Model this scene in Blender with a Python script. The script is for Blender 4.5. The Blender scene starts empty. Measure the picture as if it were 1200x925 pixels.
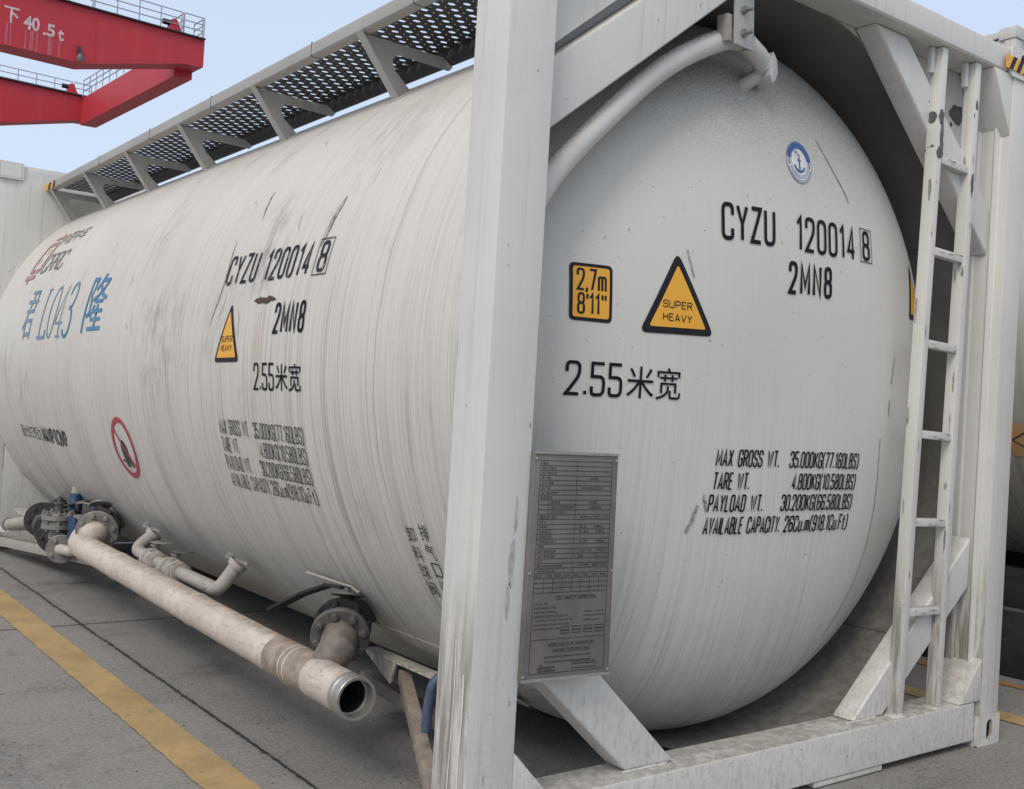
import bpy, bmesh, math, random
from mathutils import Vector, Matrix
random.seed(7)
rad = math.radians
SC = bpy.context.scene
COL = SC.collection

# ------------------------------------------------------------------ camera
CAM_F, CAM_R, CAM_U = None, None, None
cam = bpy.data.cameras.new('camera'); cam_o = bpy.data.objects.new('camera', cam); COL.objects.link(cam_o)
yaw, pitch, roll = 0.649930, 0.013391, 0.058459
f = Vector((math.sin(yaw)*math.cos(pitch), math.cos(yaw)*math.cos(pitch), math.sin(pitch)))
r = Vector((math.cos(yaw), -math.sin(yaw), 0)); u = r.cross(f)
r2 = r*math.cos(roll) + u*math.sin(roll); u2 = u*math.cos(roll) - r*math.sin(roll)
M = Matrix((r2, u2, -f)).transposed().to_4x4(); M.translation = Vector((-1.547066, -2.134338, 1.188763))
cam_o.matrix_world = M
cam.sensor_width = 36; cam.lens = 1246.788/1200*36; cam.clip_start = 0.05; cam.clip_end = 3000
SC.camera = cam_o

# ------------------------------------------------------------------ sky, sun, exposure
SUN_AZ, SUN_EL = rad(-118), rad(44)      # azimuth from +Y towards +X
wd = bpy.data.worlds.new('World'); SC.world = wd; wd.use_nodes = True
nt = wd.node_tree; bg = nt.nodes['Background']
sky = nt.nodes.new('ShaderNodeTexSky'); sky.sky_type = 'NISHITA'; sky.sun_disc = False
sky.sun_elevation = SUN_EL; sky.sun_rotation = SUN_AZ
sky.air_density = 1.0; sky.dust_density = 2.2; sky.ozone_density = 2.0; sky.altitude = 0
veil = nt.nodes.new('ShaderNodeMix'); veil.data_type = 'RGBA'      # thin high cloud over the clear sky
veil.inputs[0].default_value = .70
tc = nt.nodes.new('ShaderNodeTexCoord'); sx = nt.nodes.new('ShaderNodeSeparateXYZ'); mr = nt.nodes.new('ShaderNodeMapRange')
cv = nt.nodes.new('ShaderNodeMix'); cv.data_type = 'RGBA'           # the cloud is whiter overhead than towards the horizon
nt.links.new(tc.outputs['Generated'], sx.inputs[0]); nt.links.new(sx.outputs[2], mr.inputs['Value'])
mr.inputs['From Min'].default_value = .42; mr.inputs['From Max'].default_value = .80
cv.inputs[6].default_value = (4.6, 5.25, 6.3, 1); cv.inputs[7].default_value = (6.6, 6.3, 5.9, 1)
nt.links.new(mr.outputs[0], cv.inputs[0]); nt.links.new(cv.outputs[2], veil.inputs[7])
nt.links.new(sky.outputs[0], veil.inputs[6]); nt.links.new(veil.outputs[2], bg.inputs[0]); bg.inputs[1].default_value = 0.13
sun = bpy.data.lights.new('sun', 'SUN'); sun_o = bpy.data.objects.new('sun', sun); COL.objects.link(sun_o)
sun.energy = 1.1; sun.angle = rad(22); sun.color = (1.0, .90, .78)
sd = Vector((math.sin(SUN_AZ)*math.cos(SUN_EL), math.cos(SUN_AZ)*math.cos(SUN_EL), math.sin(SUN_EL)))
sun_o.rotation_euler = sd.to_track_quat('Z', 'Y').to_euler()
SC.view_settings.view_transform = 'Standard'; SC.view_settings.look = 'None'
SC.view_settings.exposure = 0.36; SC.view_settings.gamma = 1.0; SC.view_settings.use_curve_mapping = False
SC.cycles.max_bounces = 8; SC.cycles.diffuse_bounces = 5

# ------------------------------------------------------------------ material helpers
class Mat:
    def __init__(s, name, rough=.5, metal=0.0, spec=.5):
        s.m = bpy.data.materials.new(name); s.m.use_nodes = True; s.t = s.m.node_tree
        s.b = s.t.nodes['Principled BSDF']; s.b.inputs['Roughness'].default_value = rough
        s.b.inputs['Metallic'].default_value = metal; s.b.inputs['Specular IOR Level'].default_value = spec
        g = s.t.nodes.new('ShaderNodeNewGeometry'); s.pos = g.outputs['Position']; s.nrm = g.outputs['Normal']
    def n(s, t): return s.t.nodes.new(t)
    def put(s, sock, v):
        if hasattr(v, 'is_linked') or isinstance(v, bpy.types.NodeSocket): s.t.links.new(v, sock)
        elif isinstance(v, (tuple, list)): sock.default_value = tuple(v) + ((1,) if len(v) == 3 and len(sock.default_value) == 4 else ())
        else: sock.default_value = v
    def math(s, op, a, b=0.0, c=0.0):
        n = s.n('ShaderNodeMath'); n.operation = op; s.put(n.inputs[0], a); s.put(n.inputs[1], b); s.put(n.inputs[2], c); return n.outputs[0]
    def sep(s, v):
        n = s.n('ShaderNodeSeparateXYZ'); s.put(n.inputs[0], v); return n.outputs
    def scale(s, v, sc, loc=(0, 0, 0)):
        n = s.n('ShaderNodeMapping'); s.put(n.inputs[0], v); n.inputs['Scale'].default_value = sc; n.inputs['Location'].default_value = loc; return n.outputs[0]
    def noise(s, sc, detail=4, rough=.55, vs=(1, 1, 1), loc=(0, 0, 0), dist=0.0):
        n = s.n('ShaderNodeTexNoise'); s.put(n.inputs['Vector'], s.scale(s.pos, vs, loc)); n.inputs['Scale'].default_value = sc
        n.inputs['Detail'].default_value = detail; n.inputs['Roughness'].default_value = rough; n.inputs['Distortion'].default_value = dist
        return n.outputs['Fac']
    def rng(s, v, a, b, lo=0.0, hi=1.0, smooth=True):
        n = s.n('ShaderNodeMapRange'); n.interpolation_type = 'SMOOTHSTEP' if smooth else 'LINEAR'
        s.put(n.inputs['Value'], v); n.inputs['From Min'].default_value = a; n.inputs['From Max'].default_value = b
        n.inputs['To Min'].default_value = lo; n.inputs['To Max'].default_value = hi; return n.outputs[0]
    def mix(s, fac, a, b):
        n = s.n('ShaderNodeMix'); n.data_type = 'RGBA'; s.put(n.inputs['Factor'], fac); s.put(n.inputs['A'], a) if False else None
        s.put(n.inputs[6], a); s.put(n.inputs[7], b); return n.outputs[2]
    def mul(s, a, b): return s.math('MULTIPLY', a, b)
    def color(s, c): s.put(s.b.inputs['Base Color'], c); return s
    def bump(s, h, strength=.2, dist=.01):
        n = s.n('ShaderNodeBump'); n.inputs['Strength'].default_value = strength; n.inputs['Distance'].default_value = dist
        s.put(n.inputs['Height'], h); s.t.links.new(n.outputs[0], s.b.inputs['Normal']); return s

def flat(name, c, rough=.5, metal=0.0, var=.12, sc=30):
    m = Mat(name, rough, metal); k = m.noise(sc, 5)
    m.color(m.mix(m.rng(k, .35, .7), c, tuple(x*(1-var) for x in c)))
    return m.m

def white_paint(name, base, dirt=(.30, .27, .23), drip=.35, low=.6, speck=.5, dust=.55):
    m = Mat(name, .48, 0, .4)
    c = m.mix(m.rng(m.noise(1.7, 5), .35, .7), base, tuple(x*.90 for x in base))
    z = m.sep(m.pos)[2]; nz = m.sep(m.nrm)[2]
    st = m.rng(m.noise(1.0, 6, .65, (34, 34, 1.1)), .52, .72)
    c = m.mix(m.mul(st, drip), c, dirt)
    lowm = m.mul(m.rng(z, .75, .0), m.rng(m.noise(1, 7, .7, (64, 64, 22)), .45, .66))
    c = m.mix(m.mul(lowm, low), c, (.24, .21, .18))
    up = m.mul(m.rng(nz, .5, .9), m.rng(m.noise(14, 6, .7), .25, .6))
    c = m.mix(m.mul(up, dust), c, (.27, .25, .225))
    sp = m.rng(m.noise(75, 3, .6), .685, .715)
    sp = m.mul(sp, m.rng(m.noise(6, 3), .45, .62))
    c = m.mix(m.mul(sp, speck), c, (.10, .085, .075))
    ch = m.mul(m.rng(m.noise(40, 5, .6, (1, 1, .55), (4, 1, 9)), .728, .738), .8)
    c = m.mix(ch, c, (.085, .075, .07))
    m.color(c); m.bump(m.noise(9, 4), .08, .01)
    return m.m

def barrel_mat(name, base, head=False):
    m = Mat(name, .46, 0, .30)
    z = m.sep(m.pos)[2]; nz = m.sep(m.nrm)[2]; y = m.sep(m.pos)[1]
    c = m.mix(m.rng(m.noise(.9, 6, .6), .3, .7), base, (base[0]*.93, base[1]*.925, base[2]*.91))
    va, vb, vc = ((42, 0, 1.0), (95, 0, .7), (12, 0, .7)) if head else ((.7, 38, .7), (.5, 120, .5), (.8, 9, .8))
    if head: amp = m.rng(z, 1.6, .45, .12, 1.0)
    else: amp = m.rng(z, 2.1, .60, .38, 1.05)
    l1 = m.rng(m.noise(1, 5, .6, va, (3, 1, 2)), .50, .70)
    l2 = m.rng(m.noise(1, 4, .65, vb, (7, 5, 2)), .49, .60)
    l3 = m.rng(m.noise(1, 4, .5, vc, (1, 9, 4)), .42, .66)
    amp = m.mul(amp, m.rng(m.noise(1.3, 5, .6, (1, 1.6, .8), (5, 8, 1)), .32, .66, .35, 1.25))
    s = m.mul(amp, m.math('ADD', m.mul(l1, .50), m.math('ADD', m.mul(l2, .50), m.mul(m.mul(l1, l3), .35))))
    c = m.mix(m.mul(s, .42 if head else .66), c, (.22, .195, .16))
    if not head:
        # short dark scratches that follow the wrap of the cladding
        sc = m.mul(m.rng(m.noise(1, 3, .6, (2.6, 60, 2.6), (2, 2, 6)), .71, .735), m.rng(m.noise(1.1, 3), .42, .58))
        c = m.mix(m.mul(sc, .75), c, (.09, .08, .075))
        pat = m.mul(m.rng(m.noise(2.4, 6, .7, (1, 1.4, .8), (3, 3, 3)), .56, .74), .45)
        c = m.mix(pat, c, (.34, .31, .27))
        # wandering cladding seams
        wob = m.math('SUBTRACT', m.noise(1.3, 3, .5, (1, .2, 1)), .5)
        for sy, sk in ((.56, .35), (1.22, .18), (2.15, .22), (3.42, .30), (4.36, .16)):
            d = m.math('ABSOLUTE', m.math('SUBTRACT', m.math('ADD', y, m.mul(wob, .12)), sy))
            c = m.mix(m.mul(m.rng(d, .0065, .001), sk), c, (.17, .15, .13))
        # smudges with a place of their own
        dv = m.n('ShaderNodeVectorMath'); dv.operation = 'DISTANCE'; m.put(dv.inputs[0], m.scale(m.pos, (0, 1, .42))); dv.inputs[1].default_value = (0, 1.38, .580)
        c = m.mix(m.mul(m.mul(m.rng(dv.outputs['Value'], .095, .02), m.rng(m.noise(1, 5, .6, (2, 70, 2)), .42, .64)), .55), c, (.34, .235, .14))
        for (px_, py_, pz_, r0, k_) in ((.03, 1.46, 1.66, .20, .42), (.02, 1.75, 1.50, .30, .22), (.0, 2.45, 1.40, .42, .34), (.0, 4.85, 1.10, .32, .30), (.10, 1.50, 1.84, .16, .32), (.25, .95, 2.10, .4, .20)):
            dv = m.n('ShaderNodeVectorMath'); dv.operation = 'DISTANCE'; m.put(dv.inputs[0], m.pos); dv.inputs[1].default_value = (px_, py_, pz_)
            bl = m.mul(m.rng(dv.outputs['Value'], r0, r0*.15), m.rng(m.noise(1, 7, .72, (7, 16, 7), (px_, py_, 3)), .40, .68))
            c = m.mix(m.mul(bl, k_*1.6), c, (.16, .145, .13))
    else:
        top = m.mul(m.rng(z, 1.80, 2.52), m.rng(m.noise(150, 5, .75), .20, .66))
        c = m.mix(m.mul(top, .88), c, (.095, .087, .078))
        sp = m.mul(m.rng(m.noise(60, 3), .70, .72), .6)
        c = m.mix(sp, c, (.2, .18, .16))
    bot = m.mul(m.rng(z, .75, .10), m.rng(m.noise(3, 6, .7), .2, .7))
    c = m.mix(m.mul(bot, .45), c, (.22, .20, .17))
    m.color(c)
    h = m.noise(1, 3, .5, (.5, 4.2, .7)) if not head else m.noise(1.4, 3)
    m.bump(h, .25 if not head else .08, .03)
    return m.m

def pipe_mat(name, base):
    m = Mat(name, .6, 0, .3)
    c = m.mix(m.rng(m.noise(5, 6, .6), .35, .65), base, tuple(v*.82 for v in base))
    c = m.mix(m.mul(m.rng(m.noise(1, 6, .7, (60, 14, 60)), .50, .70), .5), c, (.26, .215, .17))
    c = m.mix(m.mul(m.rng(m.noise(16, 6, .7, (1, .5, 1), (5, 2, 1)), .62, .70), .8), c, (.14, .11, .09))
    nz = m.sep(m.nrm)[2]
    c = m.mix(m.mul(m.rng(nz, .75, 1.0), m.rng(m.noise(22, 5, .7), .3, .7)), c, (.30, .26, .22))
    m.color(c); m.bump(m.noise(60, 3, .5, (1, .4, 1)), .12, .004)
    return m.m

def cast_mat(name, base, rust=.5):
    m = Mat(name, .62, .15, .4)
    c = m.mix(m.rng(m.noise(18, 6, .65), .3, .7), base, tuple(v*.6 for v in base))
    c = m.mix(m.mul(m.rng(m.noise(30, 6, .7, loc=(3, 1, 2)), .55, .72), rust), c, (.22, .17, .135))
    m.color(c); m.bump(m.noise(90, 4), .25, .003)
    return m.m

def concrete_mat():
    m = Mat('yard_concrete', .82, 0, .25)
    base = (.245, .240, .230)
    c = m.mix(m.rng(m.noise(.8, 7, .6), .3, .72), base, (.180, .176, .169))
    c = m.mix(m.mul(m.rng(m.noise(2.6, 8, .72, (1, 1.8, 1), (4, 4, 0)), .50, .70), .62), c, (.095, .092, .088))
    c = m.mix(m.mul(m.rng(m.noise(1.5, 7, .7, (1.2, 1, 1), (14, 3, 0)), .55, .72), .40), c, (.31, .302, .288))
    c = m.mix(m.mul(m.rng(m.noise(70, 6, .8), .42, .62), .62), c, (.34, .332, .318))
    c = m.mix(m.mul(m.rng(m.noise(120, 4, .7, (1, 1, 1), (3, 8, 0)), .54, .66), .68), c, (.08, .077, .074))
    pit = m.mul(m.rng(m.noise(28, 5, .7, (1, 1, 1), (9, 2, 0)), .655, .69), .8)
    c = m.mix(pit, c, (.06, .057, .055))
    # oil spots and a rubbed tyre track along the bay
    oil = m.mul(m.rng(m.noise(1.1, 4, .55, (1, 1, 1), (21, 7, 0)), .62, .70), m.rng(m.noise(9, 6, .7), .30, .60))
    c = m.mix(m.mul(oil, .45), c, (.075, .072, .068))
    trk = m.math('SUBTRACT', m.sep(m.pos)[0], m.math('ADD', -.92, m.mul(m.noise(.5, 2), .25)))
    tm = m.mul(m.rng(m.math('ABSOLUTE', trk), .16, .10), m.rng(m.noise(1, 6, .75, (26, 9, 1)), .42, .66))
    c = m.mix(m.mul(tm, .40), c, (.085, .083, .080))
    # broom lines across the bay
    br = m.mul(m.rng(m.noise(1, 4, .7, (11, 170, 1)), .52, .62), m.rng(m.noise(1.8, 6, .65), .48, .62))
    c = m.mix(m.mul(br, .52), c, (.085, .082, .078))
    x, y, z = m.sep(m.pos)
    wob = m.mul(m.math('SUBTRACT', m.noise(2, 4, .6), .5), .020)
    wb2 = m.math('SUBTRACT', m.noise(22, 4, .7), .5)
    joints = []
    for ax, off, pitch_ in ((x, .008, 4.2), (y, 3.315, 4.6)):
        t = m.math('ADD', m.math('SUBTRACT', ax, off), wob)
        t = m.math('SUBTRACT', t, m.mul(m.math('ROUND', m.math('DIVIDE', t, pitch_)), pitch_))
        d = m.math('ADD', m.math('ABSOLUTE', t), m.mul(wb2, .026))
        j = m.rng(d, .0095, .004); joints.append(j)
        c = m.mix(m.mul(m.rng(d, .05, .0), .30), c, (.12, .115, .11))
        c = m.mix(m.mul(j, .92), c, (.022, .021, .02))
    m.color(c)
    h = m.math('ADD', m.mul(m.noise(40, 6, .7), .6), m.mul(br, .35))
    h = m.math('SUBTRACT', h, m.math('MAXIMUM', joints[0], joints[1]))
    m.bump(h, .5, .006)
    return m.m

def stripe_mat(name, base):
    m = Mat(name, .75, 0, .3)
    c = m.mix(m.rng(m.noise(3.5, 6, .65), .3, .7), base, tuple(v*.72 for v in base))
    c = m.mix(m.mul(m.rng(m.noise(7, 7, .75, (1.5, .8, 1)), .585, .66), .80), c, (.19, .18, .165))
    c = m.mix(m.mul(m.rng(m.noise(60, 4, .7), .45, .75), .35), c, (.25, .21, .14))
    c = m.mix(m.mul(m.rng(m.noise(1, 4, .7, (9, 30, 1), (1, 5, 1)), .63, .68), .7), c, (.10, .085, .06))
    m.color(c); m.bump(m.noise(50, 5, .7), .35, .004)
    return m.m

def crane_mat():
    m = Mat('crane_red', .5, 0, .35)
    base = (.53, .036, .050)
    c = m.mix(m.rng(m.noise(.35, 6, .6), .3, .7), base, (.46, .038, .054))
    c = m.mix(m.mul(m.rng(m.noise(1, 5, .6, (2.2, 2.2, .12)), .55, .75), .35), c, (.46, .12, .13))
    m.color(c); return m.m

PAINT = white_paint('white_frame_paint', (.665, .66, .63), drip=.26, low=.45)
def post_mat():
    m = Mat('post_paint', .48, 0, .4); base = (.665, .658, .627)
    c = m.mix(m.rng(m.noise(1.7, 5), .35, .7), base, tuple(x*.91 for x in base))
    x, y, z = m.sep(m.pos); nx = m.sep(m.nrm)[0]; nz = m.sep(m.nrm)[2]
    c = m.mix(m.mul(m.rng(m.noise(1, 6, .65, (40, 40, 1.0)), .52, .72), .22), c, (.30, .27, .23))
    # rubbed and soiled lower outer face
    so = m.mul(m.rng(nx, -.6, -.9), m.mul(m.rng(z, .86, .42), m.rng(m.noise(1, 7, .72, (30, 30, 2.4), (2, 0, 1)), .36, .60)))
    c = m.mix(m.mul(so, .80), c, (.19, .165, .14))
    lo = m.mul(m.rng(z, .60, .0), m.rng(m.noise(1, 7, .7, (70, 70, 26)), .46, .66))
    c = m.mix(m.mul(lo, .34), c, (.25, .225, .19))
    sp = m.mul(m.rng(m.noise(120, 3, .6), .64, .70), m.rng(z, 1.0, .1, .25, 1.0))
    c = m.mix(m.mul(sp, .75), c, (.12, .105, .09))
    up = m.mul(m.rng(nz, .5, .9), m.rng(m.noise(24, 7, .75), .25, .62))
    c = m.mix(m.mul(up, .80), c, (.255, .24, .215))
    pt = m.mul(m.rng(m.noise(7, 4, .6, (1, 1, 1.3), (6, 2, 2)), .60, .62), m.rng(z, .25, .15))
    c = m.mix(m.mul(pt, .45), c, (.66, .66, .63))
    ch = m.mul(m.rng(m.noise(36, 5, .6, (1, 1, .55), (4, 1, 9)), .728, .738), .8)
    c = m.mix(ch, c, (.10, .09, .085))
    m.color(c); m.bump(m.noise(14, 6, .7), .10, .006); return m.m
POST = post_mat()
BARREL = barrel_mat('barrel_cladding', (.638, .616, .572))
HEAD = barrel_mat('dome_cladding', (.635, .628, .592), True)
def skirt_mat():
    m = Mat('skirt_steel', .65, 0, .3)
    c = m.mix(m.rng(m.noise(3, 6, .6), .3, .7), (.215, .208, .192), (.165, .16, .148))
    z = m.sep(m.pos)[2]
    d = m.mul(m.rng(z, 1.5, .3, .25, 1.0), m.rng(m.noise(26, 6, .75), .35, .65))
    c = m.mix(m.mul(d, .7), c, (.10, .09, .078))
    m.color(c); m.bump(m.noise(60, 4), .2, .003); return m.m
SKIRT = skirt_mat()
GALV = white_paint('walkway_grey', (.40, .395, .375), drip=.45, low=0, speck=.3)
BRKT = white_paint('bracket_grey', (.47, .465, .44), drip=.35, low=0, speck=.3)
GRATE = flat('grating_steel_shaded', (.07, .069, .068), .6)  # galvanised grey steel; the unlit underside's shade is put into this dark colour
PIPE = pipe_mat('cream_pipe_paint', (.60, .535, .475))
AIRP = pipe_mat('grey_pipe_paint', (.405, .378, .345))
CASTD = cast_mat('cast_iron_dark', (.068, .066, .064))
CASTG = cast_mat('flange_grey', (.30, .283, .262))
CASTR = cast_mat('flange_rusty', (.23, .20, .18), .8)
CASTN = cast_mat('flange_soiled', (.135, .128, .12), .6); CASTB = cast_mat('valve_black', (.024, .024, .025), .2)
RIM = flat('bare_steel_rim', (.42, .41, .39), .35, .6)
DARK = flat('dark_void', (.010, .010, .010), .9)  # near-black colour standing in for shade inside castings and pipe mouths
RUBBER = flat('black_rubber', (.022, .022, .022), .7)
BLUE = flat('blue_paint', (.014, .062, .145), .5, 0, .4)
BLUEH = flat('blue_grip', (.075, .105, .18), .55, 0, .4)
BLACKINK = flat('black_lettering', (.008, .008, .012), .6, 0, .3, 60); BLACKINK.node_tree.nodes['Principled BSDF'].inputs['Specular IOR Level'].default_value = .18
GREYINK = flat('worn_lettering', (.055, .055, .06), .55, 0, .5, 60)
def worn_ink(name, ink, under, sc, lo, hi, vs=(1, 1, 1)):
    m = Mat(name, .5); k = m.rng(m.noise(sc, 5, .7, vs), lo, hi); m.color(m.mix(m.mul(k, .75), ink, under)); return m.m
BLACKW = worn_ink('scuffed_black_lettering', (.014, .014, .018), (.36, .34, .31), 26, .54, .68); BLACKW.node_tree.nodes['Principled BSDF'].inputs['Specular IOR Level'].default_value = .18
YELLOW = worn_ink('yellow_sticker', (.80, .40, .035), (.42, .25, .06), 40, .62, .72)
YELL2 = flat('yellow_plain', (.82, .42, .035), .4, 0, .06)
STKBLK = flat('sticker_black', (.012, .012, .016), .5); STKBLK.node_tree.nodes['Principled BSDF'].inputs['Specular IOR Level'].default_value = .25
STKWHT = flat('sticker_white_edge', (.72, .72, .72), .4)
BLUEINK = worn_ink('blue_lettering', (.035, .19, .37), (.14, .26, .36), 9, .45, .7)
BLUEFADE = worn_ink('faded_blue_lettering', (.10, .22, .33), (.25, .30, .34), 9, .40, .6)
NAVY = flat('navy_emblem', (.02, .085, .30), .4)
REDINK = worn_ink('faded_red_mark', (.36, .17, .17), (.48, .36, .34), 30, .45, .65)
GRYMRK = worn_ink('faded_grey_mark', (.16, .15, .145), (.36, .34, .32), 30, .45, .65)
SIGNRED = flat('sign_red', (.44, .055, .075), .5)
ALU = flat('aluminium_plate', (.19, .179, .165), .55, .15, .25, 9)
ALUE = flat('aluminium_edge', (.36, .35, .335), .45, .3)
ETCH = flat('plate_etching', (.028, .026, .024), .7)
ETCHL = flat('plate_etching_faded', (.19, .18, .17), .6)
RUST = flat('rust_scar', (.10, .055, .035), .9, 0, .5, 70)
RUSTL = worn_ink('rust_run', (.50, .40, .30), (.62, .58, .52), 30, .4, .7)
SCUFF = worn_ink('black_scuff', (.16, .15, .14), (.50, .48, .45), 34, .36, .60); SCUFF_ = flat('black_scuff_plain', (.14, .132, .125), .6, 0, .4, 60)
SCUFFL = worn_ink('light_scuff', (.34, .33, .31), (.55, .54, .51), 40, .35, .65)
TORNW = worn_ink('worn_paint', (.16, .15, .14), (.48, .47, .45), 60, .35, .62)
TORN = flat('torn_paint', (.13, .125, .12), .6, 0, .5, 40)
CRED = crane_mat()
CTXT = flat('crane_lettering', (.66, .50, .53), .6, 0, .25, 6)
CRUN = worn_ink('crane_paint_run', (.50, .13, .16), (.44, .05, .065), 3, .35, .65, (3, 3, .4))
RAILG = flat('rail_grey', (.36, .38, .42), .5, .3)
BLOCK = None
CONC = concrete_mat()
LINE = stripe_mat('yellow_line_paint', (.455, .325, .155))
ORLINE = stripe_mat('orange_line_paint', (.48, .24, .07))
PLAC = worn_ink('orange_placard', (.62, .36, .17), (.55, .38, .24), 8, .4, .7)

# ------------------------------------------------------------------ object helpers
WLOC = {}
def thing(name, loc, label, cat, group=None):
    o = bpy.data.objects.new(name, None); COL.objects.link(o); o.location = loc; o.empty_display_size = .2
    o['label'] = label; o['category'] = cat
    if group: o['group'] = group
    WLOC[o] = Vector(loc); return o
def node(name, loc, parent):
    o = bpy.data.objects.new(name, None); COL.objects.link(o); o.parent = parent
    o.location = Vector(loc) - WLOC[parent]; WLOC[o] = Vector(loc); o.empty_display_size = .1; return o

class MB:
    def __init__(s): s.v = []; s.f = []
    def add(s, vs, fs):
        b = len(s.v); s.v += [tuple(v) for v in vs]; s.f += [tuple(i+b for i in q) for q in fs]; return s
    def box(s, x0, x1, y0, y1, z0, z1, mtx=None):
        vs = [Vector(v) for v in ((x0,y0,z0),(x1,y0,z0),(x1,y1,z0),(x0,y1,z0),(x0,y0,z1),(x1,y0,z1),(x1,y1,z1),(x0,y1,z1))]
        if mtx: vs = [mtx @ v for v in vs]
        return s.add(vs, [(0,3,2,1),(4,5,6,7),(0,1,5,4),(1,2,6,5),(2,3,7,6),(3,0,4,7)])
    def bar(s, a, b, w, h, up=(0, 0, 1)):
        a, b = Vector(a), Vector(b); d = (b-a).normalized(); sd_ = d.cross(Vector(up)).normalized(); up_ = sd_.cross(d)
        vs = []
        for p_ in (a, b):
            for i, j in ((-1,-1),(1,-1),(1,1),(-1,1)): vs.append(p_ + sd_*(i*w/2) + up_*(j*h/2))
        return s.add(vs, [(3,2,1,0),(4,5,6,7),(0,1,5,4),(1,2,6,5),(2,3,7,6),(3,0,4,7)])
    def prism(s, poly, vec):
        n = len(poly); vec = Vector(vec); a = [Vector(p_) for p_ in poly]; b = [p_+vec for p_ in a]
        fs = [tuple(range(n))[::-1], tuple(range(n, 2*n))] + [(i, (i+1) % n, n+(i+1) % n, n+i) for i in range(n)]
        return s.add(a+b, fs)
    def tube(s, path, rr, seg=24, cap=True, inner=None):
        pts = [Vector(p_) for p_ in path]; n = len(pts)
        rs = rr if isinstance(rr, (list, tuple)) else [rr]*n
        t0 = (pts[1]-pts[0]).normalized(); a = Vector((0,0,1)) if abs(t0.z) < .9 else Vector((1,0,0))
        nn = (a - t0*a.dot(t0)).normalized(); vs = []
        for i in range(n):
            t = (pts[min(i+1, n-1)]-pts[max(i-1, 0)]).normalized()
            nn = (nn - t*nn.dot(t)).normalized(); bb = t.cross(nn)
            for k in range(seg):
                an = 2*math.pi*k/seg; vs.append(pts[i] + (nn*math.cos(an)+bb*math.sin(an))*rs[i])
        fs = [(i*seg+k, i*seg+(k+1) % seg, (i+1)*seg+(k+1) % seg, (i+1)*seg+k) for i in range(n-1) for k in range(seg)]
        if cap: fs += [tuple(range(seg))[::-1], tuple(range((n-1)*seg, n*seg))]
        return s.add(vs, fs)
    def lathe(s, o, axis, prof, seg=32, cap=True):
        """prof: list of (distance along axis, radius)"""
        ax = Vector(axis).normalized(); return s.tube_raw(Vector(o), ax, prof, seg, cap)
    def tube_raw(s, o, ax, prof, seg, cap=True):
        a = Vector((0,0,1)) if abs(ax.z) < .9 else Vector((1,0,0)); nn = (a-ax*a.dot(ax)).normalized(); bb = ax.cross(nn); vs = []
        for d, q in prof:
            for k in range(seg):
                an = 2*math.pi*k/seg; vs.append(o + ax*d + (nn*math.cos(an)+bb*math.sin(an))*max(q, 1e-4))
        n = len(prof)
        fs = [(i*seg+k, i*seg+(k+1) % seg, (i+1)*seg+(k+1) % seg, (i+1)*seg+k) for i in range(n-1) for k in range(seg)]
        if cap and prof[0][1] > 2e-4: fs.append(tuple(range(seg))[::-1])
        if cap and prof[-1][1] > 2e-4: fs.append(tuple(range((n-1)*seg, n*seg)))
        return s.add(vs, fs)
    def build(s, name, mat, parent=None, bevel=0.0, smooth=35, bseg=2, mats=None):
        me = bpy.data.meshes.new(name)
        lo = Vector((min(v[i] for v in s.v) for i in range(3))); hi = Vector((max(v[i] for v in s.v) for i in range(3)))
        c = (lo+hi)/2
        if parent is None: c.z = lo.z
        me.from_pydata([tuple(Vector(v)-c) for v in s.v], [], s.f); me.materials.append(mat)
        bm = bmesh.new(); bm.from_mesh(me); bmesh.ops.recalc_face_normals(bm, faces=bm.faces)
        if bevel:
            es = [e for e in bm.edges if len(e.link_faces) == 2 and e.calc_face_angle(0) > rad(40)]
            bmesh.ops.bevel(bm, geom=es, offset=bevel, segments=bseg, profile=.6, affect='EDGES', clamp_overlap=True)
        bm.to_mesh(me); bm.free()
        if smooth:
            me.shade_smooth(); me.set_sharp_from_angle(angle=rad(smooth))
        o = bpy.data.objects.new(name, me); COL.objects.link(o)
        if parent is not None: o.parent = parent; o.location = c - WLOC[parent]
        else: o.location = c
        WLOC[o] = c; return o

def fillet(pts, rr, n=8):
    pts = [Vector(p_) for p_ in pts]; out = [pts[0]]
    for i in range(1, len(pts)-1):
        a, b, c = pts[i-1], pts[i], pts[i+1]; q = rr[i-1] if isinstance(rr, (list, tuple)) else rr
        d1, d2 = (a-b).normalized(), (c-b).normalized(); ang = d1.angle(d2)
        t = min(q/math.tan(ang/2), (a-b).length*.49, (c-b).length*.49); p1, p2 = b+d1*t, b+d2*t
        for k in range(n+1):
            w = k/n; out.append(p1*(1-w)**2 + b*2*w*(1-w) + p2*w*w)
    out.append(pts[-1]); return out

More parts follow.
